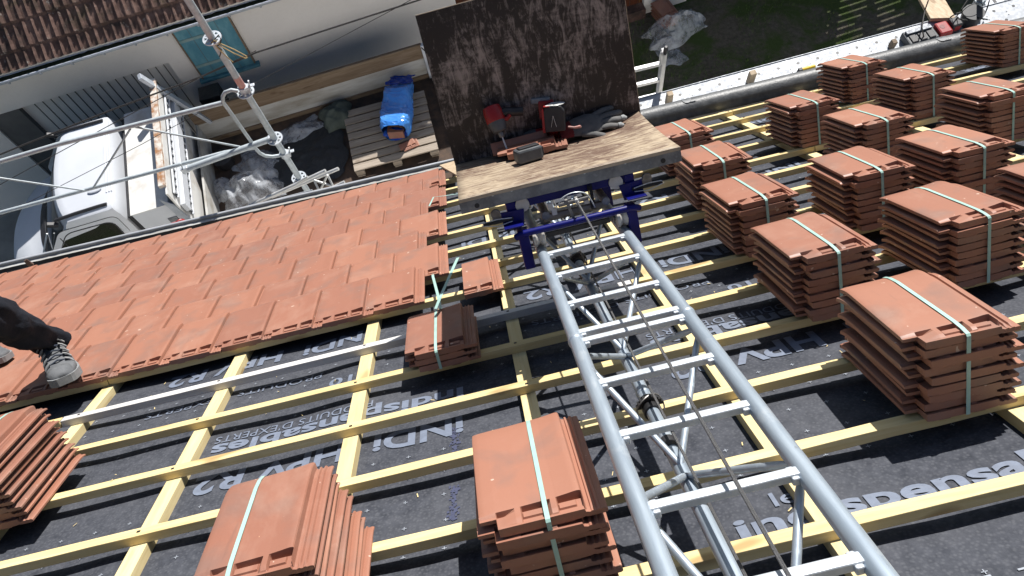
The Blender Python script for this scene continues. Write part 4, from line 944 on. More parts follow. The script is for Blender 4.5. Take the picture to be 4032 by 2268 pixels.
# shutter
sx0, sz0 = wb(802, 301); sx1, _ = wb(998, 239); sxa, sz1 = wb(697, 120); sz1 += .08
sh = MB().box(((sx0 + sx1) / 2, -.025, (sz0 + sz1) / 2), (sx1 - sx0, .04, sz1 - sz0)).build("shutter", 'teal', barn, bevel=.003)
for z in (sz0 + .24, sz1 - .24):
    mb = MB(); mb.box((sx0 + .22, -.048, z), (.44, .008, .045)); mb.build("hinge_strap", 'teal_strap', sh)
mb = MB()
for k in (1, 2, 3): mb.box((sx0 + (sx1 - sx0) * k / 4, -.0455, (sz0 + sz1) / 2), (.006, .002, sz1 - sz0))
mb.build("board_groove", 'garage_dark', sh)
mb = MB(); mb.box(((sx0 + sx1) / 2, -.03, sz0 - .035), (sx1 - sx0 + .14, .10, .05)); mb.build("window_sill", 'teal', barn, bevel=.004)
mb = MB(); mb.box((sx1 + .012, -.02, (sz0 + sz1) / 2), (.02, .06, sz1 - sz0)); mb.box((sx0 - .012, -.02, (sz0 + sz1) / 2), (.02, .06, sz1 - sz0)); mb.build("shutter_frame", 'oldplank', barn)
# gutter and old tiled roof
gx_a, gx_b = -15., WX1 + .1
mb = MB(); mb.loft([[(x, goff + .065 * math.cos(R(a)), ez + .065 * math.sin(R(a))) for a in range(180, 361, 20)] for x in (gx_a, gx_b)], cap=False, closed=False)
bg_ = mb.build("gutter", 'zinc', barn, smooth=50, solid=.003)
MB().tube([(gx_a, goff - .066, ez + .004), (gx_b, goff - .066, ez + .004)], .013, 10).build("gutter_rim", 'zinc', bg_, smooth=50)
mb = MB(); mb.grid(lambda a, b: (gx_a + (gx_b - gx_a) * a, goff - .055 + .12 * b, ez - .02 + .015 * mnoise.noise(Vector((a * 220, b * 3, 0)))), 300, 4); mb.build("gutter_moss", 'moss', bg_, smooth=60)
x = -7.0
while x < WX1:
    MB().tube([(x, goff - .07, ez), (x, goff - .073, ez - .03), (x, goff - .05, ez - .055)], .012, 8).build("gutter_bracket", 'zinc', bg_, smooth=50); x += .42
def tilerow(xx, t):
    q = (xx / .115) % 1.0; k = int(math.floor(xx / .23)); row = math.floor(t / .33); f = (t / .33) % 1.0
    prof = .030 * (1 - q / .30 if q < .30 else 0) ** 1 if q < .3 else .022 * max(0, (q - .84) / .16)
    jit = .012 * mnoise.noise(Vector((k * 3.1, row * 7.7, 1)))
    nose = .020 * (1 - f) + .03 * max(0, 1 - f * 9) * 0
    return prof * (1.0 if f < .75 else .8) + nose + jit + .006 * mnoise.noise(Vector((xx * 9, t * 9, 4)))
rx0, rx1, NXr, NYr, RL = -8.0, 0.6, 520, 120, 3.6
def rf(a, b):
    xx = rx0 + (rx1 - rx0) * a; t = RL * b; h = tilerow(xx, t + .10)
    return (xx, goff + .02 + t * math.cos(PR) - h * math.sin(PR), ez + .05 + t * math.sin(PR) + h * math.cos(PR))
MB().grid(rf, NXr, NYr).build("roof", 'oldtile', barn)
mb = MB(); L2 = 6.2; mb.poly([(rx1, goff + .02, ez + .02), (WX1, goff + .02, ez + .02), (WX1, goff + L2 * math.cos(PR), ez + L2 * math.sin(PR)), (rx1, goff + L2 * math.cos(PR), ez + L2 * math.sin(PR))])
mb.poly([(rx0, goff + .02 + RL * math.cos(PR) * .97, ez + .0 + RL * math.sin(PR) * .97), (rx1, goff + .02 + RL * math.cos(PR) * .97, ez + .0 + RL * math.sin(PR) * .97), (rx1, goff + L2 * math.cos(PR), ez + L2 * math.sin(PR)), (rx0, goff + L2 * math.cos(PR), ez + L2 * math.sin(PR))])
mb.poly([(WX0, goff + .02, ez + .02), (rx0, goff + .02, ez + .02), (rx0, goff + L2 * math.cos(PR), ez + L2 * math.sin(PR)), (WX0, goff + L2 * math.cos(PR), ez + L2 * math.sin(PR))])
mb.build("upper_roof", 'oldtile', barn, solid=.04)
# board fence added out of view to shade the yard, gaps cut for sun stripes
fx = WX1 + .02
fe = thing("added_shade_fence", "tall board fence added out of view beyond the top edge to shade and stripe the yard", "fence", frame(BO + bx * fx, bx, by, Vector((0, 0, 1))))
L = 12.
for x in (0.05, 3., 6., 9., 11.9): mb = MB(); mb.box((x, .45, 1.8), (.1, .1, 3.6)); mb.build("post", 'fence', fe)
def gap(x0, x1, z0, z1, n):
    out = []; z = z0
    while z < z1 - .01: out.append((x0, x1, z, z + .115)); z += .15
    return out
boards = [(0, L, k * .15, k * .15 + .1495) for k in range(0, 8)] + [(0, L, 2.70 + k * .15, 2.70 + k * .15 + .1495) for k in range(0, 6)]
z = 1.20; kk = 0
while z < 2.69:
    q = random.Random(kk); a0, a1, b0, b1 = 2.9 + q.uniform(-.1, .12), 3.42 + q.uniform(-.1, .12), 3.72 + q.uniform(-.08, .1), 4.10 + q.uniform(-.12, .1)
    boards.append((0, L, z, z + .085))
    for a, b in ((0, a0), (a1, b0), (b1, L)): boards.append((a, b, z + .0852, z + .1248))
    z += .125; kk += 1
for k, (a, b, z0, z1) in enumerate(boards):
    mb = MB(); mb.box(((a + b) / 2, .39, (z0 + z1) / 2), (b - a, .02, z1 - z0)); mb.build("board", 'fence', fe)

# ---------------------------------------------------------------- flatbed truck
TY = R(4.0); TO = Vector((-3.86, 6.95, 0))
tk = thing("flatbed_truck", "white flatbed truck parked in the yard with open bed and rusty headboard", "truck", wframe(TO, TY))
ROWS = [(.42, -2.62, .84), (.95, -2.74, .88), (1.14, -2.70, .88), (1.24, -2.58, .87), (1.30, -2.36, .865), (1.36, -2.17, .86), (1.42, -2.06, .855), (1.75, -1.79, .80), (2.02, -1.57, .785), (2.10, -1.51, .775), (2.132, -1.48, .762), (2.146, -1.44, .735), (2.152, -1.40, .69)]
def row(z):
    for a, b in zip(ROWS, ROWS[1:]):
        if a[0] <= z <= b[0]: q = (z - a[0]) / (b[0] - a[0]); return a[1] + (b[1] - a[1]) * q, a[2] + (b[2] - a[2]) * q
    return ROWS[-1][1:]
def xfront(z, y): xf, hw = row(z); q = abs(y) / hw; return xf + (.34 if z < 1.5 else .16) * q ** 2.6
rings = []
for z, xf, hw in ROWS:
    xr = -.68 if z < 2.0 else -.70 - (z - 2.0) * .25; ring = []
    for k in range(17): y = hw * (-1 + 2 * k / 16) * .995; ring.append((xfront(z, y), y, z))
    for k in range(1, 4): ring.append((xfront(z, hw) + (xr - .06 - xfront(z, hw)) * k / 3, hw, z))
    ring += [(xr - .018, hw - .018, z), (xr, hw - .07, z)] + [(xr, hw * (1 - 2 * k / 6) * .9, z) for k in range(1, 6)] + [(xr, -hw + .07, z), (xr - .018, -hw + .018, z)]
    for k in range(3, 0, -1): ring.append((xfront(z, hw) + (xr - .06 - xfront(z, hw)) * k / 3, -hw, z))
    rings.append(ring)
mb = MB(); mb.loft(rings); cab = mb.build("cab", 'white', tk, smooth=27)
# glass
mb = MB()
def wsf(a, b): z = 1.43 + .61 * b; y = row(z)[1] * .94 * (-1 + 2 * a); x = xfront(z, y); return (x - .008, y, z + .004)
mb.grid(wsf, 16, 8); mb.build("windscreen", 'glass', tk, smooth=60)
mb = MB()
def cowl(a, b): z = 1.365 + .06 * b; y = row(z)[1] * .97 * (-1 + 2 * a); return (xfront(z, y) - .006, y, z + .012)
mb.grid(cowl, 16, 2); mb.build("windscreen_cowl", 'rubber', tk, smooth=60)
def sidepanel(poly, off, sg=-1): return [(x, sg * (row(z)[1] + off), z) for x, z in poly]
def rounded(poly, r, n=5):
    out = []
    for i, p in enumerate(poly):
        a, b, c = Vector(poly[i - 1]), Vector(p), Vector(poly[(i + 1) % len(poly)])
        d1, d2 = (a - b), (c - b); rr = min(r, d1.length * .45, d2.length * .45); p1, p2 = b + d1.normalized() * rr, b + d2.normalized() * rr
        for k in range(n + 1): t = k / n; out.append(tuple((p1 * (1 - t) ** 2 + b * 2 * t * (1 - t) + p2 * t * t)))
    return out
WIN = rounded([(-.86, 1.30), (-.86, 1.955), (-1.44, 1.975), (-1.90, 1.44), (-1.93, 1.30)], .11)
DOOR = rounded([(-.775, .60), (-.775, 2.03), (-1.50, 2.035), (-2.02, 1.45), (-2.06, .60)], .09)
for sg in (-1, 1):
    door = MB().poly(sidepanel(DOOR, .003, sg)).build("door", 'white', tk)
    MB().tube(sidepanel(DOOR, .003, sg), .0035, 6, closed=True).build("door_gap", 'dark_steel', door)
    MB().poly(sidepanel(WIN, .006, sg)).build("window", 'glass', door)
    MB().tube(sidepanel(WIN, .006, sg), .008, 6, closed=True).build("window_seal", 'rubber', door)
    MB().bar((-1.56, sg * .845 if False else sg * (row(1.3)[1] + .009), 1.30), (-1.54, sg * (row(1.93)[1] + .009), 1.93), .012, .004).build("window_divider", 'rubber', door)
    MB().box((-.93, sg * .885, 1.12), (.13, .02, .03)).build("door_handle", 'rubber', door, bevel=.004)
    MB().tube([(-1.46, sg * .700, 2.158), (-1.2, sg * .690, 2.164), (-.9, sg * .685, 2.164), (-.80, sg * .685, 2.160)], .021, 10).build("roof_strip", 'rubber', tk, smooth=50)
    MB().box((-1.51, sg * .725, 2.125), (.13, .06, .055), Matrix.Rotation(R(28), 3, 'Y') if True else None).build("roof_strip_end", 'rubber', tk, bevel=.012)
mb = MB()
MB().tube([(-2.12 + .03, -.56, 1.43), (-1.86, -.47, 1.70)], .012, 8).build("wiper", 'galv_light', tk, smooth=40)
for y in (-.42, .50):
    MB().loft([[(-.95 + r * .09 * math.cos(R(a)), y + r * .038 * math.sin(R(a)), z) for a in range(0, 360, 20)] for r, z in ((1.0, 2.158), (.95, 2.172), (.75, 2.176))]).build("roof_vent", 'white', tk, smooth=35)
for x in (-.735, -.765, -.80): MB().tube([(x, -.50, 2.158), (x, .50, 2.158)], .007, 8).build("roof_rib", 'white', tk, smooth=50)
for x, y in ((-1.95, -.76), (-1.95, .76), (2.3, -.72), (2.3, .72)):
    whl = MB().tube([(x, y - .09, .33), (x, y - .08, .33), (x, y + .08, .33), (x, y + .09, .33)], [.30, .33, .33, .30], 24).build("wheel", 'rubber', tk, smooth=40)
    MB().tube([(x, y - .095, .33), (x, y + .095, .33)], .19, 20).build("rim", 'galv_light', whl, smooth=40)
# tool cabinet behind the cab
cb_ = MB().box((-.355, 0, 1.46), (.47, 1.66, 1.08)).build("tool_cabinet", 'white', tk, bevel=.006)
MB().box((-.355, .0, 2.004), (.482, 1.68, .012)).build("cabinet_lid", 'dirtywhite', cb_)
MB().box((-.20, -.838, 1.70), (.12, .016, .09)).build("cabinet_handle", 'galv_dull', cb_, bevel=.01)
MB().box((-.628, 0, 1.4), (.05, 1.62, 1.12)).build("cab_gap_shade", 'rubber', tk)  # black slab painting the shade in the gap between cab and cabinet
# headboard
MB().box((-.035, .10, 2.29), (.085, 1.78, .05)).build("headboard_beam", 'rustwhite', tk, bevel=.004)
hp = MB().box((.0, .0, 1.62), (.022, 1.80, 1.30)).build("headboard_panel", 'dirtywhite', tk)
for z in (2.09, 1.70):
    MB().box((.020, .05, z), (.012, 1.70, .115)).build("slotted_rail_back", 'greyplastic', hp)
    for dz in (-.05, .05): MB().box((.038, .05, z + dz), (.02, 1.72, .022)).build("slotted_rail", 'white', hp, bevel=.002)
    for k in range(14): MB().box((.036, -.76 + k * .123, z), (.014, .018, .10)).build("rail_web", 'white', hp)
MB().box((.05, .0, 1.89), (.06, 1.74, .16)).build("headboard_plank", 'white', hp, bevel=.004)
MB().bar((-.10, .86, 2.52), (.30, .93, 1.35), .10, .05).build("corner_strut", 'zinc', tk, bevel=.004)
MB().loft([[(-.14, -.86, 2.18), (-.02, -.90, 2.05), (.12, -.93, 1.0), (-.02, -.90, 1.0)], [(-.14, -.875, 2.18), (-.02, -.915, 2.05), (.12, -.945, 1.0), (-.02, -.915, 1.0)]]).build("headboard_wing", 'zinc', tk)
# bed
MB().grid(lambda a, b: (.05 + 3.5 * a, -.93 + 1.86 * b, .95 + .008 * mnoise.noise(Vector((a * 20, b * 10, 0)))), 40, 24).build("bed_floor", 'bedfloor', tk, smooth=60)
MB().box((1.8, 0, .90), (3.5, 1.86, .08)).build("bed_frame", 'zinc', tk)
MB().box((1.78, .955, 1.14), (3.40, .03, .40)).build("side_board", 'bedwhite', tk)
MB().box((1.78, .948, 1.475), (3.40, .04, .26)).build("side_board_upper", 'oldplank', tk)
MB().box((1.80, .93, .985), (3.40, .02, .07)).build("bed_edge", 'oldplank', tk)
MB().box((.10, .0, 1.16), (.03, 1.84, .42)).build("front_board", 'bedwhite', tk)
MB().box((1.78, -.965, .72), (3.40, .03, .42)).build("side_board_dropped", 'bedwhite', tk)
for y in (.93, -.93): MB().box((3.50, y, 1.27), (.075, .06, .66 if y > 0 else .10)).build("corner_post", 'white', tk, bevel=.004)
MB().box((3.52, .0, .975), (.06, 1.80, .05)).build("tail_rail", 'zinc', tk, bevel=.003)
MB().tube([(3.47, .90, 1.58), (3.52, .87, 1.50), (3.55, .86, 1.34), (3.53, .87, 1.25)], .008, 8).build("latch_cable", 'wire', tk, smooth=50)
MB().box((3.56, .80, 1.22), (.05, .10, .16)).build("reflector", 'yellow', tk, bevel=.004)

# ---------------------------------------------------------------- load on the truck bed
pm = wframe((-1.165, 7.17, .962), R(2.0))
pal = thing("pallet", "grey weathered wooden pallet on the truck bed under the blue bag", "pallet", pm)
pr_ = random.Random(4)
for k in range(8):
    y = -.475 + k * .1385; MB().box((0, y + .01, .134), (1.2 + pr_.uniform(-.01, .01), .112, .022)).build("top_board", 'pallet', pal, bevel=.003)
for x in (-.53, 0, .53):
    MB().box((x, 0, .113), (.12, 1.06, .018)).build("stringer_board", 'pallet', pal)
    for y in (-.47, 0, .47): MB().box((x, y, .064), (.12, .10, .078)).build("block", 'pallet', pal)
    MB().box((x, 0, .012), (.10, 1.06, .022)).build("bottom_board", 'pallet', pal)
def triwaves(seed, n=7, f0=1.5, f1=6.):
    q = random.Random(int(seed * 100)); W = []
    for k in range(n):
        f = f0 * (f1 / f0) ** (k / (n - 1)); a = q.uniform(0, 6.28); W.append((math.cos(a) * f, math.sin(a) * f, q.uniform(0, 1), 1. / f))
    tot = sum(x[3] for x in W)
    return lambda x, y: sum(am * abs(2 * ((x * cx + y * cy + ph) % 1.0) - 1) for cx, cy, ph, am in W) / tot
def crumple(name, c, sx, sy, h, mat, seed, yaw=0., nu=52, lab=None, cat=None, lift=.0, group=None):
    tw = triwaves(seed)
    def f(a, b):
        x, y = (a - .5) * sx, (b - .5) * sy
        fall = max(0., 1 - (2 * abs(a - .5)) ** 2.2) * max(0., 1 - (2 * abs(b - .5)) ** 2.2)
        ex = 1 + .30 * mnoise.noise(Vector((b * 3 + seed, 0, 1))); ey = 1 + .30 * mnoise.noise(Vector((a * 3, seed, 2)))
        return (x * ex, y * ey, .006 + lift * fall ** .6 + h * tw(x * 1.6, y * 1.6) * (.2 + .9 * fall))
    o = MB().grid(f, nu, nu).build(name, mat, mx=wframe(c, yaw)); return tag(o, lab, cat, group or ("clear plastic film heaps" if mat == 'clear' else None))
BZ = .965
def bedp(a, b, z): return wz(*Z3(a, b), z)
p = bedp(900, 1400, 1.10); crumple("clear_film_heap", (p.x, p.y, BZ), .85, .62, .30, 'clear', 2.3, .3, lab="bright crumpled heap of clear plastic film at the near front of the truck bed", cat="plastic film", lift=.12)
p = bedp(1010, 1090, 1.0); crumple("clear_film_heap", (p.x, p.y, BZ), .60, .42, .14, 'clear', 5.1, -.5, lab="thin dull plastic film lying in the bed beneath the scaffold ledger", cat="plastic film")
p = bedp(1540, 680, 1.0); crumple("clear_film_heap", (p.x, p.y, BZ), .66, .30, .12, 'clear', 7.7, .3, lab="shaded grey plastic film against the far side board of the truck", cat="plastic film")
p = bedp(560, 1440, 1.0); crumple("clear_film_heap", (p.x, p.y, BZ), .26, .40, .10, 'clear', 9.1, .3, lab="small pale plastic sheet folded by the front board of the truck bed", cat="plastic film", lift=.12)
p = bedp(2010, 480, 1.05); crumple("grey_cloth", (p.x, p.y, BZ), .44, .50, .16, 'greycloth', 3.3, .2, lab="grey green cloth slumped against the far side board left of the pallet", cat="cloth", lift=.12)
p = bedp(1650, 1010, 1.0); crumple("black_sheet", (p.x, p.y, BZ), 1.05, .86, .08, 'blacksheet', 6.4, .1, lab="large black plastic sheet spread over the middle of the truck bed", cat="plastic sheet")
p = bedp(600, 1090, 1.0); o = MB().tube([(0, 0, 0), (0, 0, .16), (0, 0, .165)], [.13, .15, .14], 20).build("dark_tub", 'rubber', mx=wframe((p.x, p.y, BZ)), smooth=40); tag(o, "dark round tub in the front corner of the truck bed", "tub")
p = wz(790, 375, 1.5); o = MB().box((0, 0, .27), (.30, .26, .54)).build("black_crate", 'blacksheet', mx=wframe((p.x + .12, p.y + .03, BZ), TY), bevel=.008); tag(o, "black crate standing in the far front corner of the truck bed", "crate")
# blue bag with bricks
ba, bb_ = wz(1560, 535, 1.2), wz(1575, 318, 1.25)
bdir = (bb_ - ba); bdir.z = 0; BLn = bdir.length; yaw = math.atan2(bdir.y, bdir.x) - math.pi / 2
bag = thing("blue_bag", "crumpled blue plastic bag lying open on the wooden pallet", "plastic bag", wframe((ba.x, ba.y, 1.108), yaw))
bagw = triwaves(3.17, 6, 2., 7.); rings = []; NR = 44
for i in range(NR + 1):
    t = i / NR; y = t * BLn; wdt = .20 * (1 + .10 * math.sin(t * 5)) * (1.0 if t > .08 else .82 + 2.2 * t); hh = (.15 if t < .7 else .15 - .30 * (t - .7)) * (1 + .1 * math.sin(t * 9 + 1))
    ring = []
    for k in range(40):
        a = 2 * math.pi * k / 40; c_, s_ = math.cos(a), math.sin(a); px_ = wdt * math.copysign(abs(c_) ** .6, c_); pz = hh * (1 + math.copysign(abs(s_) ** .6, s_))
        v = Vector((px_ * 11, y * 9, pz * 11)); tw_ = bagw(a / 6.283 * 1.2, y * 1.4); d = .05 * (tw_ - .5) + .008 * (abs(mnoise.noise(v)) - .2) + .012 * (abs(mnoise.noise(v * 2.3)) - .2) + .006 * mnoise.noise(v * 5)
        ring.append((px_ * (1 + d * 4), y + .02 * mnoise.noise(v * .5), max(.002, pz + d * 1.6 * (1 if s_ > -.2 else 0))))
    rings.append(ring)
MB().loft(rings, cap=False).build("bag", 'bluebag', bag)
MB().grid(lambda a, b: ((a - .5) * (.36 + .05 * math.sin(b * 7)), BLn - .12 + .30 * b, .05 + .16 * (1 - b) + .03 * mnoise.noise(Vector((a * 6, b * 5, 2)))), 20, 16).build("bag_tail", 'bluebag_dark', bag)
mb = MB(); mb.loft([[(px_, -.005 + .02 * math.sin(k * 1.3), pz) for k, (px_, pz) in enumerate([(.17 * math.cos(R(a)), .135 + .12 * math.sin(R(a))) for a in range(0, 360, 20)])], [(px_, .05, pz) for (px_, pz) in [(.13 * math.cos(R(a)), .135 + .09 * math.sin(R(a))) for a in range(0, 360, 20)]]], cap=False); mb.build("bag_mouth", 'bluebag_dark', bag)
MB().box((0, .10, .10), (.22, .20, .14)).build("brick", 'clay', bag, bevel=.006)
p = wz(1615, 575, 1.14); place_mx = wframe((p.x - .13, p.y - .06, 1.112), .22)
o = bpy.data.objects.new("tile_piece", bisected(TILE, 1, None, .14, "tile_piece")); COL.objects.link(o); o.matrix_world = place_mx; tag(o, "small broken tile piece on the pallet in front of the blue bag", "broken tile")

# ---------------------------------------------------------------- yard by the barn door
yt = thing("tile_stack", "unstrapped tile stack on the ground by the barn door", "tile stack", wframe((3.36, 8.80, .02), .25) @ Matrix.Rotation(.02, 4, 'X'))
for k in range(10):
    o = bpy.data.objects.new("tile", TILE); COL.objects.link(o); o.parent = yt; o.matrix_local = Matrix.Translation((tr.uniform(-.02, .02), tr.uniform(-.02, .02), .026 * k)) @ Matrix.Rotation(tr.uniform(-.06, .06), 4, 'Z')
p = wz(*Z2(1640, 300), .1); crumple("clear_film_heap", (p.x, p.y, .03), .95, .55, .34, 'clear', 4.4, .35, lab="crumpled clear plastic wrapping with blue print beside the yard tile stack", cat="plastic film", lift=.16)
p = wz(*Z2(1580, 520), .05); crumple("clear_film_heap", (p.x, p.y, .02), .38, .55, .10, 'clear', 8.4, .2, lab="thin clear film trailing on the gravel behind the aluminium ladder", cat="plastic film")

# ---------------------------------------------------------------- the worker at the left edge
FU, FS = -2.038, 3.215
foot_mx = roof_frame(FU, FS, .118) @ Matrix.Rotation(R(32), 4, 'Z') @ Matrix.Rotation(R(-3), 4, 'X') @ Matrix.Scale(1.2, 4)
A1 = rw(-2.100, 3.312, .262)
d = pray(-95, 1222); c0 = Vector((0, 0, CAMZ)) - A1
aa, b_, cc = d.dot(d), 2 * d.dot(c0), c0.dot(c0) - .46 ** 2
disc = max(0., b_ * b_ - 4 * aa * cc); t1 = (-b_ - math.sqrt(disc)) / (2 * aa); t2 = (-b_ + math.sqrt(disc)) / (2 * aa)
K1 = max((Vector((0, 0, CAMZ)) + d * t for t in (t1, t2)), key=lambda v: v.z)
per = thing("person", "worker in black trousers and grey hiking shoes standing on the laid tiles", "person", wframe(A1))
H1 = K1 + Vector((-.22, .10, .36)); A2 = rw(-2.68, 3.64, .22); H2 = H1 + Vector((-.20, .10, .0))
K2 = (A2 + H2) / 2 + Vector((.10, -.14, .04)); PEL = (H1 + H2) / 2 + Vector((0, 0, .08))
CHS = PEL + Vector((.06, -.22, .42)); NEC = CHS + Vector((.03, -.08, .16)); HEAD = NEC + Vector((.03, -.08, .16))
SA, SB = CHS + Vector((.19, -.06, .08)), CHS + Vector((-.19, .06, .08))
EA, EB = SA + Vector((.10, -.12, -.26)), SB + Vector((-.06, -.14, -.26)); WA, WB = EA + Vector((.0, -.20, -.14)), EB + Vector((.06, -.2, -.12))
nodes_ = {'pel': (PEL, .14), 'wst': (PEL.lerp(CHS, .5), .13), 'chs': (CHS, .15), 'nec': (NEC, .055), 'hed': (HEAD, .095), 'top': (HEAD + Vector((0, -.01, .10)), .07), 'nose': (HEAD + Vector((.02, -.11, .0)), .018),
          'sa': (SA, .062), 'ea': (EA, .045), 'wa': (WA, .032), 'pa': (WA + Vector((0, -.07, -.05)), .035), 'sb': (SB, .062), 'eb': (EB, .045), 'wb': (WB, .032), 'pb': (WB + Vector((0, -.07, -.05)), .035),
          'h1': (H1, .085), 'k1': (K1, .058), 'a1': (A1, .042), 'h2': (H2, .085), 'k2': (K2, .058), 'a2': (A2, .042), 'f1': (A1 + rdir(.05, -.07, -.10), .028), 'f2': (A2 + rdir(.08, .0, -.08), .028)}
edges_ = [('pel', 'wst'), ('wst', 'chs'), ('chs', 'nec'), ('nec', 'hed'), ('hed', 'top'), ('hed', 'nose'), ('chs', 'sa'), ('sa', 'ea'), ('ea', 'wa'), ('wa', 'pa'), ('chs', 'sb'), ('sb', 'eb'), ('eb', 'wb'), ('wb', 'pb'),
          ('pel', 'h1'), ('h1', 'k1'), ('k1', 'a1'), ('a1', 'f1'), ('pel', 'h2'), ('h2', 'k2'), ('k2', 'a2'), ('a2', 'f2')]
for hand in ('pa', 'pb'):
    base_ = nodes_[hand][0]; sgn = 1 if hand == 'pa' else -1
    for i, (ox, ln) in enumerate(((-.027, .062), (-.009, .072), (.009, .068), (.026, .052))):
        nodes_[hand + 'f%d' % i] = (base_ + Vector((ox, -.04, -.03)), .0095); nodes_[hand + 'g%d' % i] = (base_ + Vector((ox * 1.1, -.04 - ln * .5, -.05 - ln * .5)), .008)
        edges_ += [(hand, hand + 'f%d' % i), (hand + 'f%d' % i, hand + 'g%d' % i)]
    nodes_[hand + 't'] = (base_ + Vector((-.045 * sgn, -.015, -.035)), .010); edges_.append((hand, hand + 't'))
ks = list(nodes_); me = bpy.data.meshes.new("body"); me.from_pydata([nodes_[k][0] - A1 for k in ks], [(ks.index(a), ks.index(b)) for a, b in edges_], []); me.materials.append(M['skin'])
bo = bpy.data.objects.new("body", me); COL.objects.link(bo); bo.parent = per
sk = bo.modifiers.new("skin", 'SKIN'); sk.use_smooth_shade = True
for i, k in enumerate(ks): r = nodes_[k][1]; me.skin_vertices[0].data[i].radius = (r, r)
me.skin_vertices[0].data[0].use_root = True
sb = bo.modifiers.new("sub", 'SUBSURF'); sb.levels = sb.render_levels = 2
def sleeve(pts, rad, seg=22, seed=0., fold=.017, name="trousers", mat='trouser', flat=None):
    """cloth tube along a path with folds"""
    P = [Vector(p) - A1 for p in pts]; N = 46; L = [0.]
    for a, b in zip(P, P[1:]): L.append(L[-1] + (b - a).length)
    def at(t):
        q = t * L[-1]
        for i in range(len(P) - 1):
            if q <= L[i + 1] + 1e-9: f = (q - L[i]) / (L[i + 1] - L[i]); return i, f
        return len(P) - 2, 1.
    C = []
    for i in range(N + 1):
        k, f = at(i / N); p0, p1, p2, p3 = P[max(k - 1, 0)], P[k], P[k + 1], P[min(k + 2, len(P) - 1)]
        C.append((.5 * ((2 * p1) + (p2 - p0) * f + (2 * p0 - 5 * p1 + 4 * p2 - p3) * f * f + (3 * p1 - p0 - 3 * p2 + p3) * f ** 3), rad[k] + (rad[k + 1] - rad[k]) * f))
    rings = []; x = (C[1][0] - C[0][0]).orthogonal().normalized()
    for i, (p, r) in enumerate(C):
        t = (C[min(i + 1, N)][0] - C[max(i - 1, 0)][0]).normalized(); x = (x - t * x.dot(t)).normalized(); y = t.cross(x); ring = []
        for k in range(seg * 2):
            a = math.pi * k / seg; v = Vector((math.cos(a) * 1.6 + seed, math.sin(a) * 1.6, i * .16)); n_ = mnoise.noise(v) + .6 * mnoise.noise(v * 2.2) + .4 * math.sin(i * .9 + 2.5 * math.cos(a + seed)) * (1 if i < 16 else .35)
            ring.append(p + (x * math.cos(a) + y * math.sin(a)) * (r + fold * n_))
        rings.append(ring)
    return rings
mb = MB()
r1 = sleeve([A1 + (A1 - K1).normalized() * .052 + rdir(.01, -.01, 0), A1.lerp(K1, .22), A1.lerp(K1, .6), K1, K1.lerp(H1, .5), H1, PEL + Vector((.04, 0, .1))], [.066, .066, .078, .083, .096, .118, .14], seed=1.3)
r2 = sleeve([A2 + Vector((0, 0, -.05)), A2.lerp(K2, .25), A2.lerp(K2, .6), K2, K2.lerp(H2, .5), H2, PEL + Vector((-.04, 0, .1))], [.066, .075, .09, .095, .105, .125, .14], seed=4.3)
mb.loft(r1); mb.loft(r2); mb.build("trousers", 'trouser', per, smooth=80)
mb = MB(); mb.loft(sleeve([PEL + Vector((0, 0, -.02)), PEL.lerp(CHS, .5), CHS, NEC], [.17, .165, .185, .09], fold=.006)); mb.loft(sleeve([CHS, SA, EA, EA.lerp(WA, .2)], [.09, .085, .068, .062], fold=.006)); mb.loft(sleeve([CHS, SB, EB, EB.lerp(WB, .2)], [.09, .085, .068, .062], fold=.006)); mb.build("shirt", 'shirt', per, smooth=80)
mb = MB(); hh = HEAD - A1; mb.loft([[(hh.x + r * math.cos(R(a)), hh.y + .025 + r * 1.08 * math.sin(R(a)), hh.z + z) for a in range(0, 360, 24)] for z, r in ((-.03, .099), (.02, .108), (.07, .102), (.11, .078), (.135, .03))]); mb.build("hair", 'hair', per, smooth=80)
for sx in (-.032, .032): MB().tube([hh + Vector((sx + .01, -.088, .012)), hh + Vector((sx + .011, -.094, .012))], .009, 8).build("eye", 'rubber', per, smooth=60)
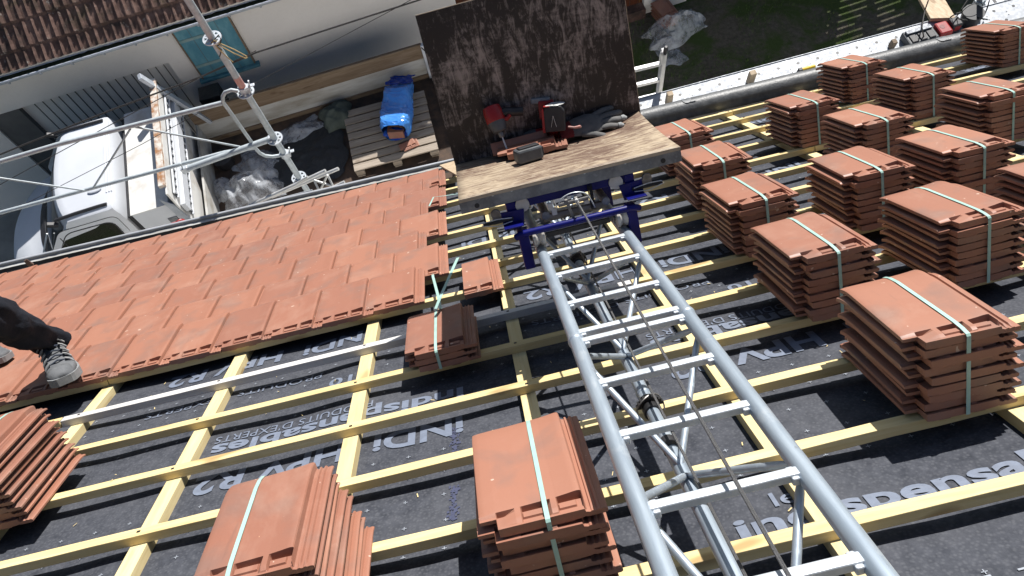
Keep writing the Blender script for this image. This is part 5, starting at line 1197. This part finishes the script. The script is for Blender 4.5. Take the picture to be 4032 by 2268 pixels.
def shoe(mx, seed):
    # local: y runs from heel (+.17) to toe (-.12); z up
    prof = [(-.125, .018, .020, .030), (-.118, .030, .018, .038), (-.095, .044, .016, .050), (-.06, .051, .015, .062), (-.02, .051, .015, .078), (.02, .047, .015, .095), (.06, .043, .015, .118), (.10, .042, .015, .140), (.14, .041, .016, .145), (.165, .034, .018, .140), (.178, .018, .022, .125)]
    rings = []
    for y, wd, zb, zt in prof:
        ring = []
        for k in range(24):
            a = 2 * math.pi * k / 24; c_, s_ = math.cos(a), math.sin(a); ring.append((wd * math.copysign(abs(c_) ** .75, c_) - .006 * (y < -.06), y, (zb + zt) / 2 + (zt - zb) / 2 * math.copysign(abs(s_) ** .8, s_)))
        rings.append(ring)
    up = MB().loft(rings).build("shoe", 'shoe', per, smooth=70); up.matrix_parent_inverse = Matrix.Translation(-A1); up.matrix_basis = mx
    so_ = []
    for y, wd, zb, zt in prof: so_.append([(x * (wd + .006) - .006 * (y < -.06), y + (-.005 if y < 0 else .004), z) for x, z in ((-1, .0), (-.93, .0), (.93, .0), (1, .0), (1, .030), (-1, .030))])
    MB().loft(so_).build("sole", 'sole', up, bevel=.004)
    MB().loft([[(wd * 1.04 * math.cos(R(a)) - .006, y, .022 + (zt - .018) * math.sin(R(a))) for a in range(10, 171, 16)] for y, wd, zt in ((-.128, .014, .026), (-.117, .031, .040), (-.096, .045, .053), (-.076, .050, .059))], cap=False, closed=False).build("toe_cap", 'shoe', up, smooth=60, solid=.003)
    for i, y in enumerate((-.052, -.026, .0, .026, .052)):
        zt = .067 + (y + .052) * .52
        MB().tube([(-.030, y + .008, zt - .004), (0, y, zt + .008), (.030, y + .010, zt - .004)], .0035, 6).build("lace", 'shirt', up, smooth=60)
        for sg in (-1, 1): MB().loft([[(sg * .026 + sg * u_ * .020, y + v_, zt + .004 - u_ * u_ * .015 - u_ * .004) for u_, v_ in ((0, -.006), (0, .006), (.6, .008), (1.1, .008), (1.1, -.006), (.6, -.007))], [(sg * .026 + sg * u_ * .021, y + v_, zt + .009 - u_ * u_ * .015 - u_ * .004) for u_, v_ in ((0, -.006), (0, .006), (.6, .008), (1.1, .008), (1.1, -.006), (.6, -.007))]]).build("shoe_overlay", 'shoe_pale', up, bevel=.001)
    MB().box((.036, -.02 + .0, .060), (.016, .018, .016)).build("heel_loop", 'shoe_pale', up, bevel=.003)
    return up
shoe(foot_mx, 1)
shoe(roof_frame(-2.63, 3.655, .115) @ Matrix.Rotation(R(78), 4, 'Z'), 2)
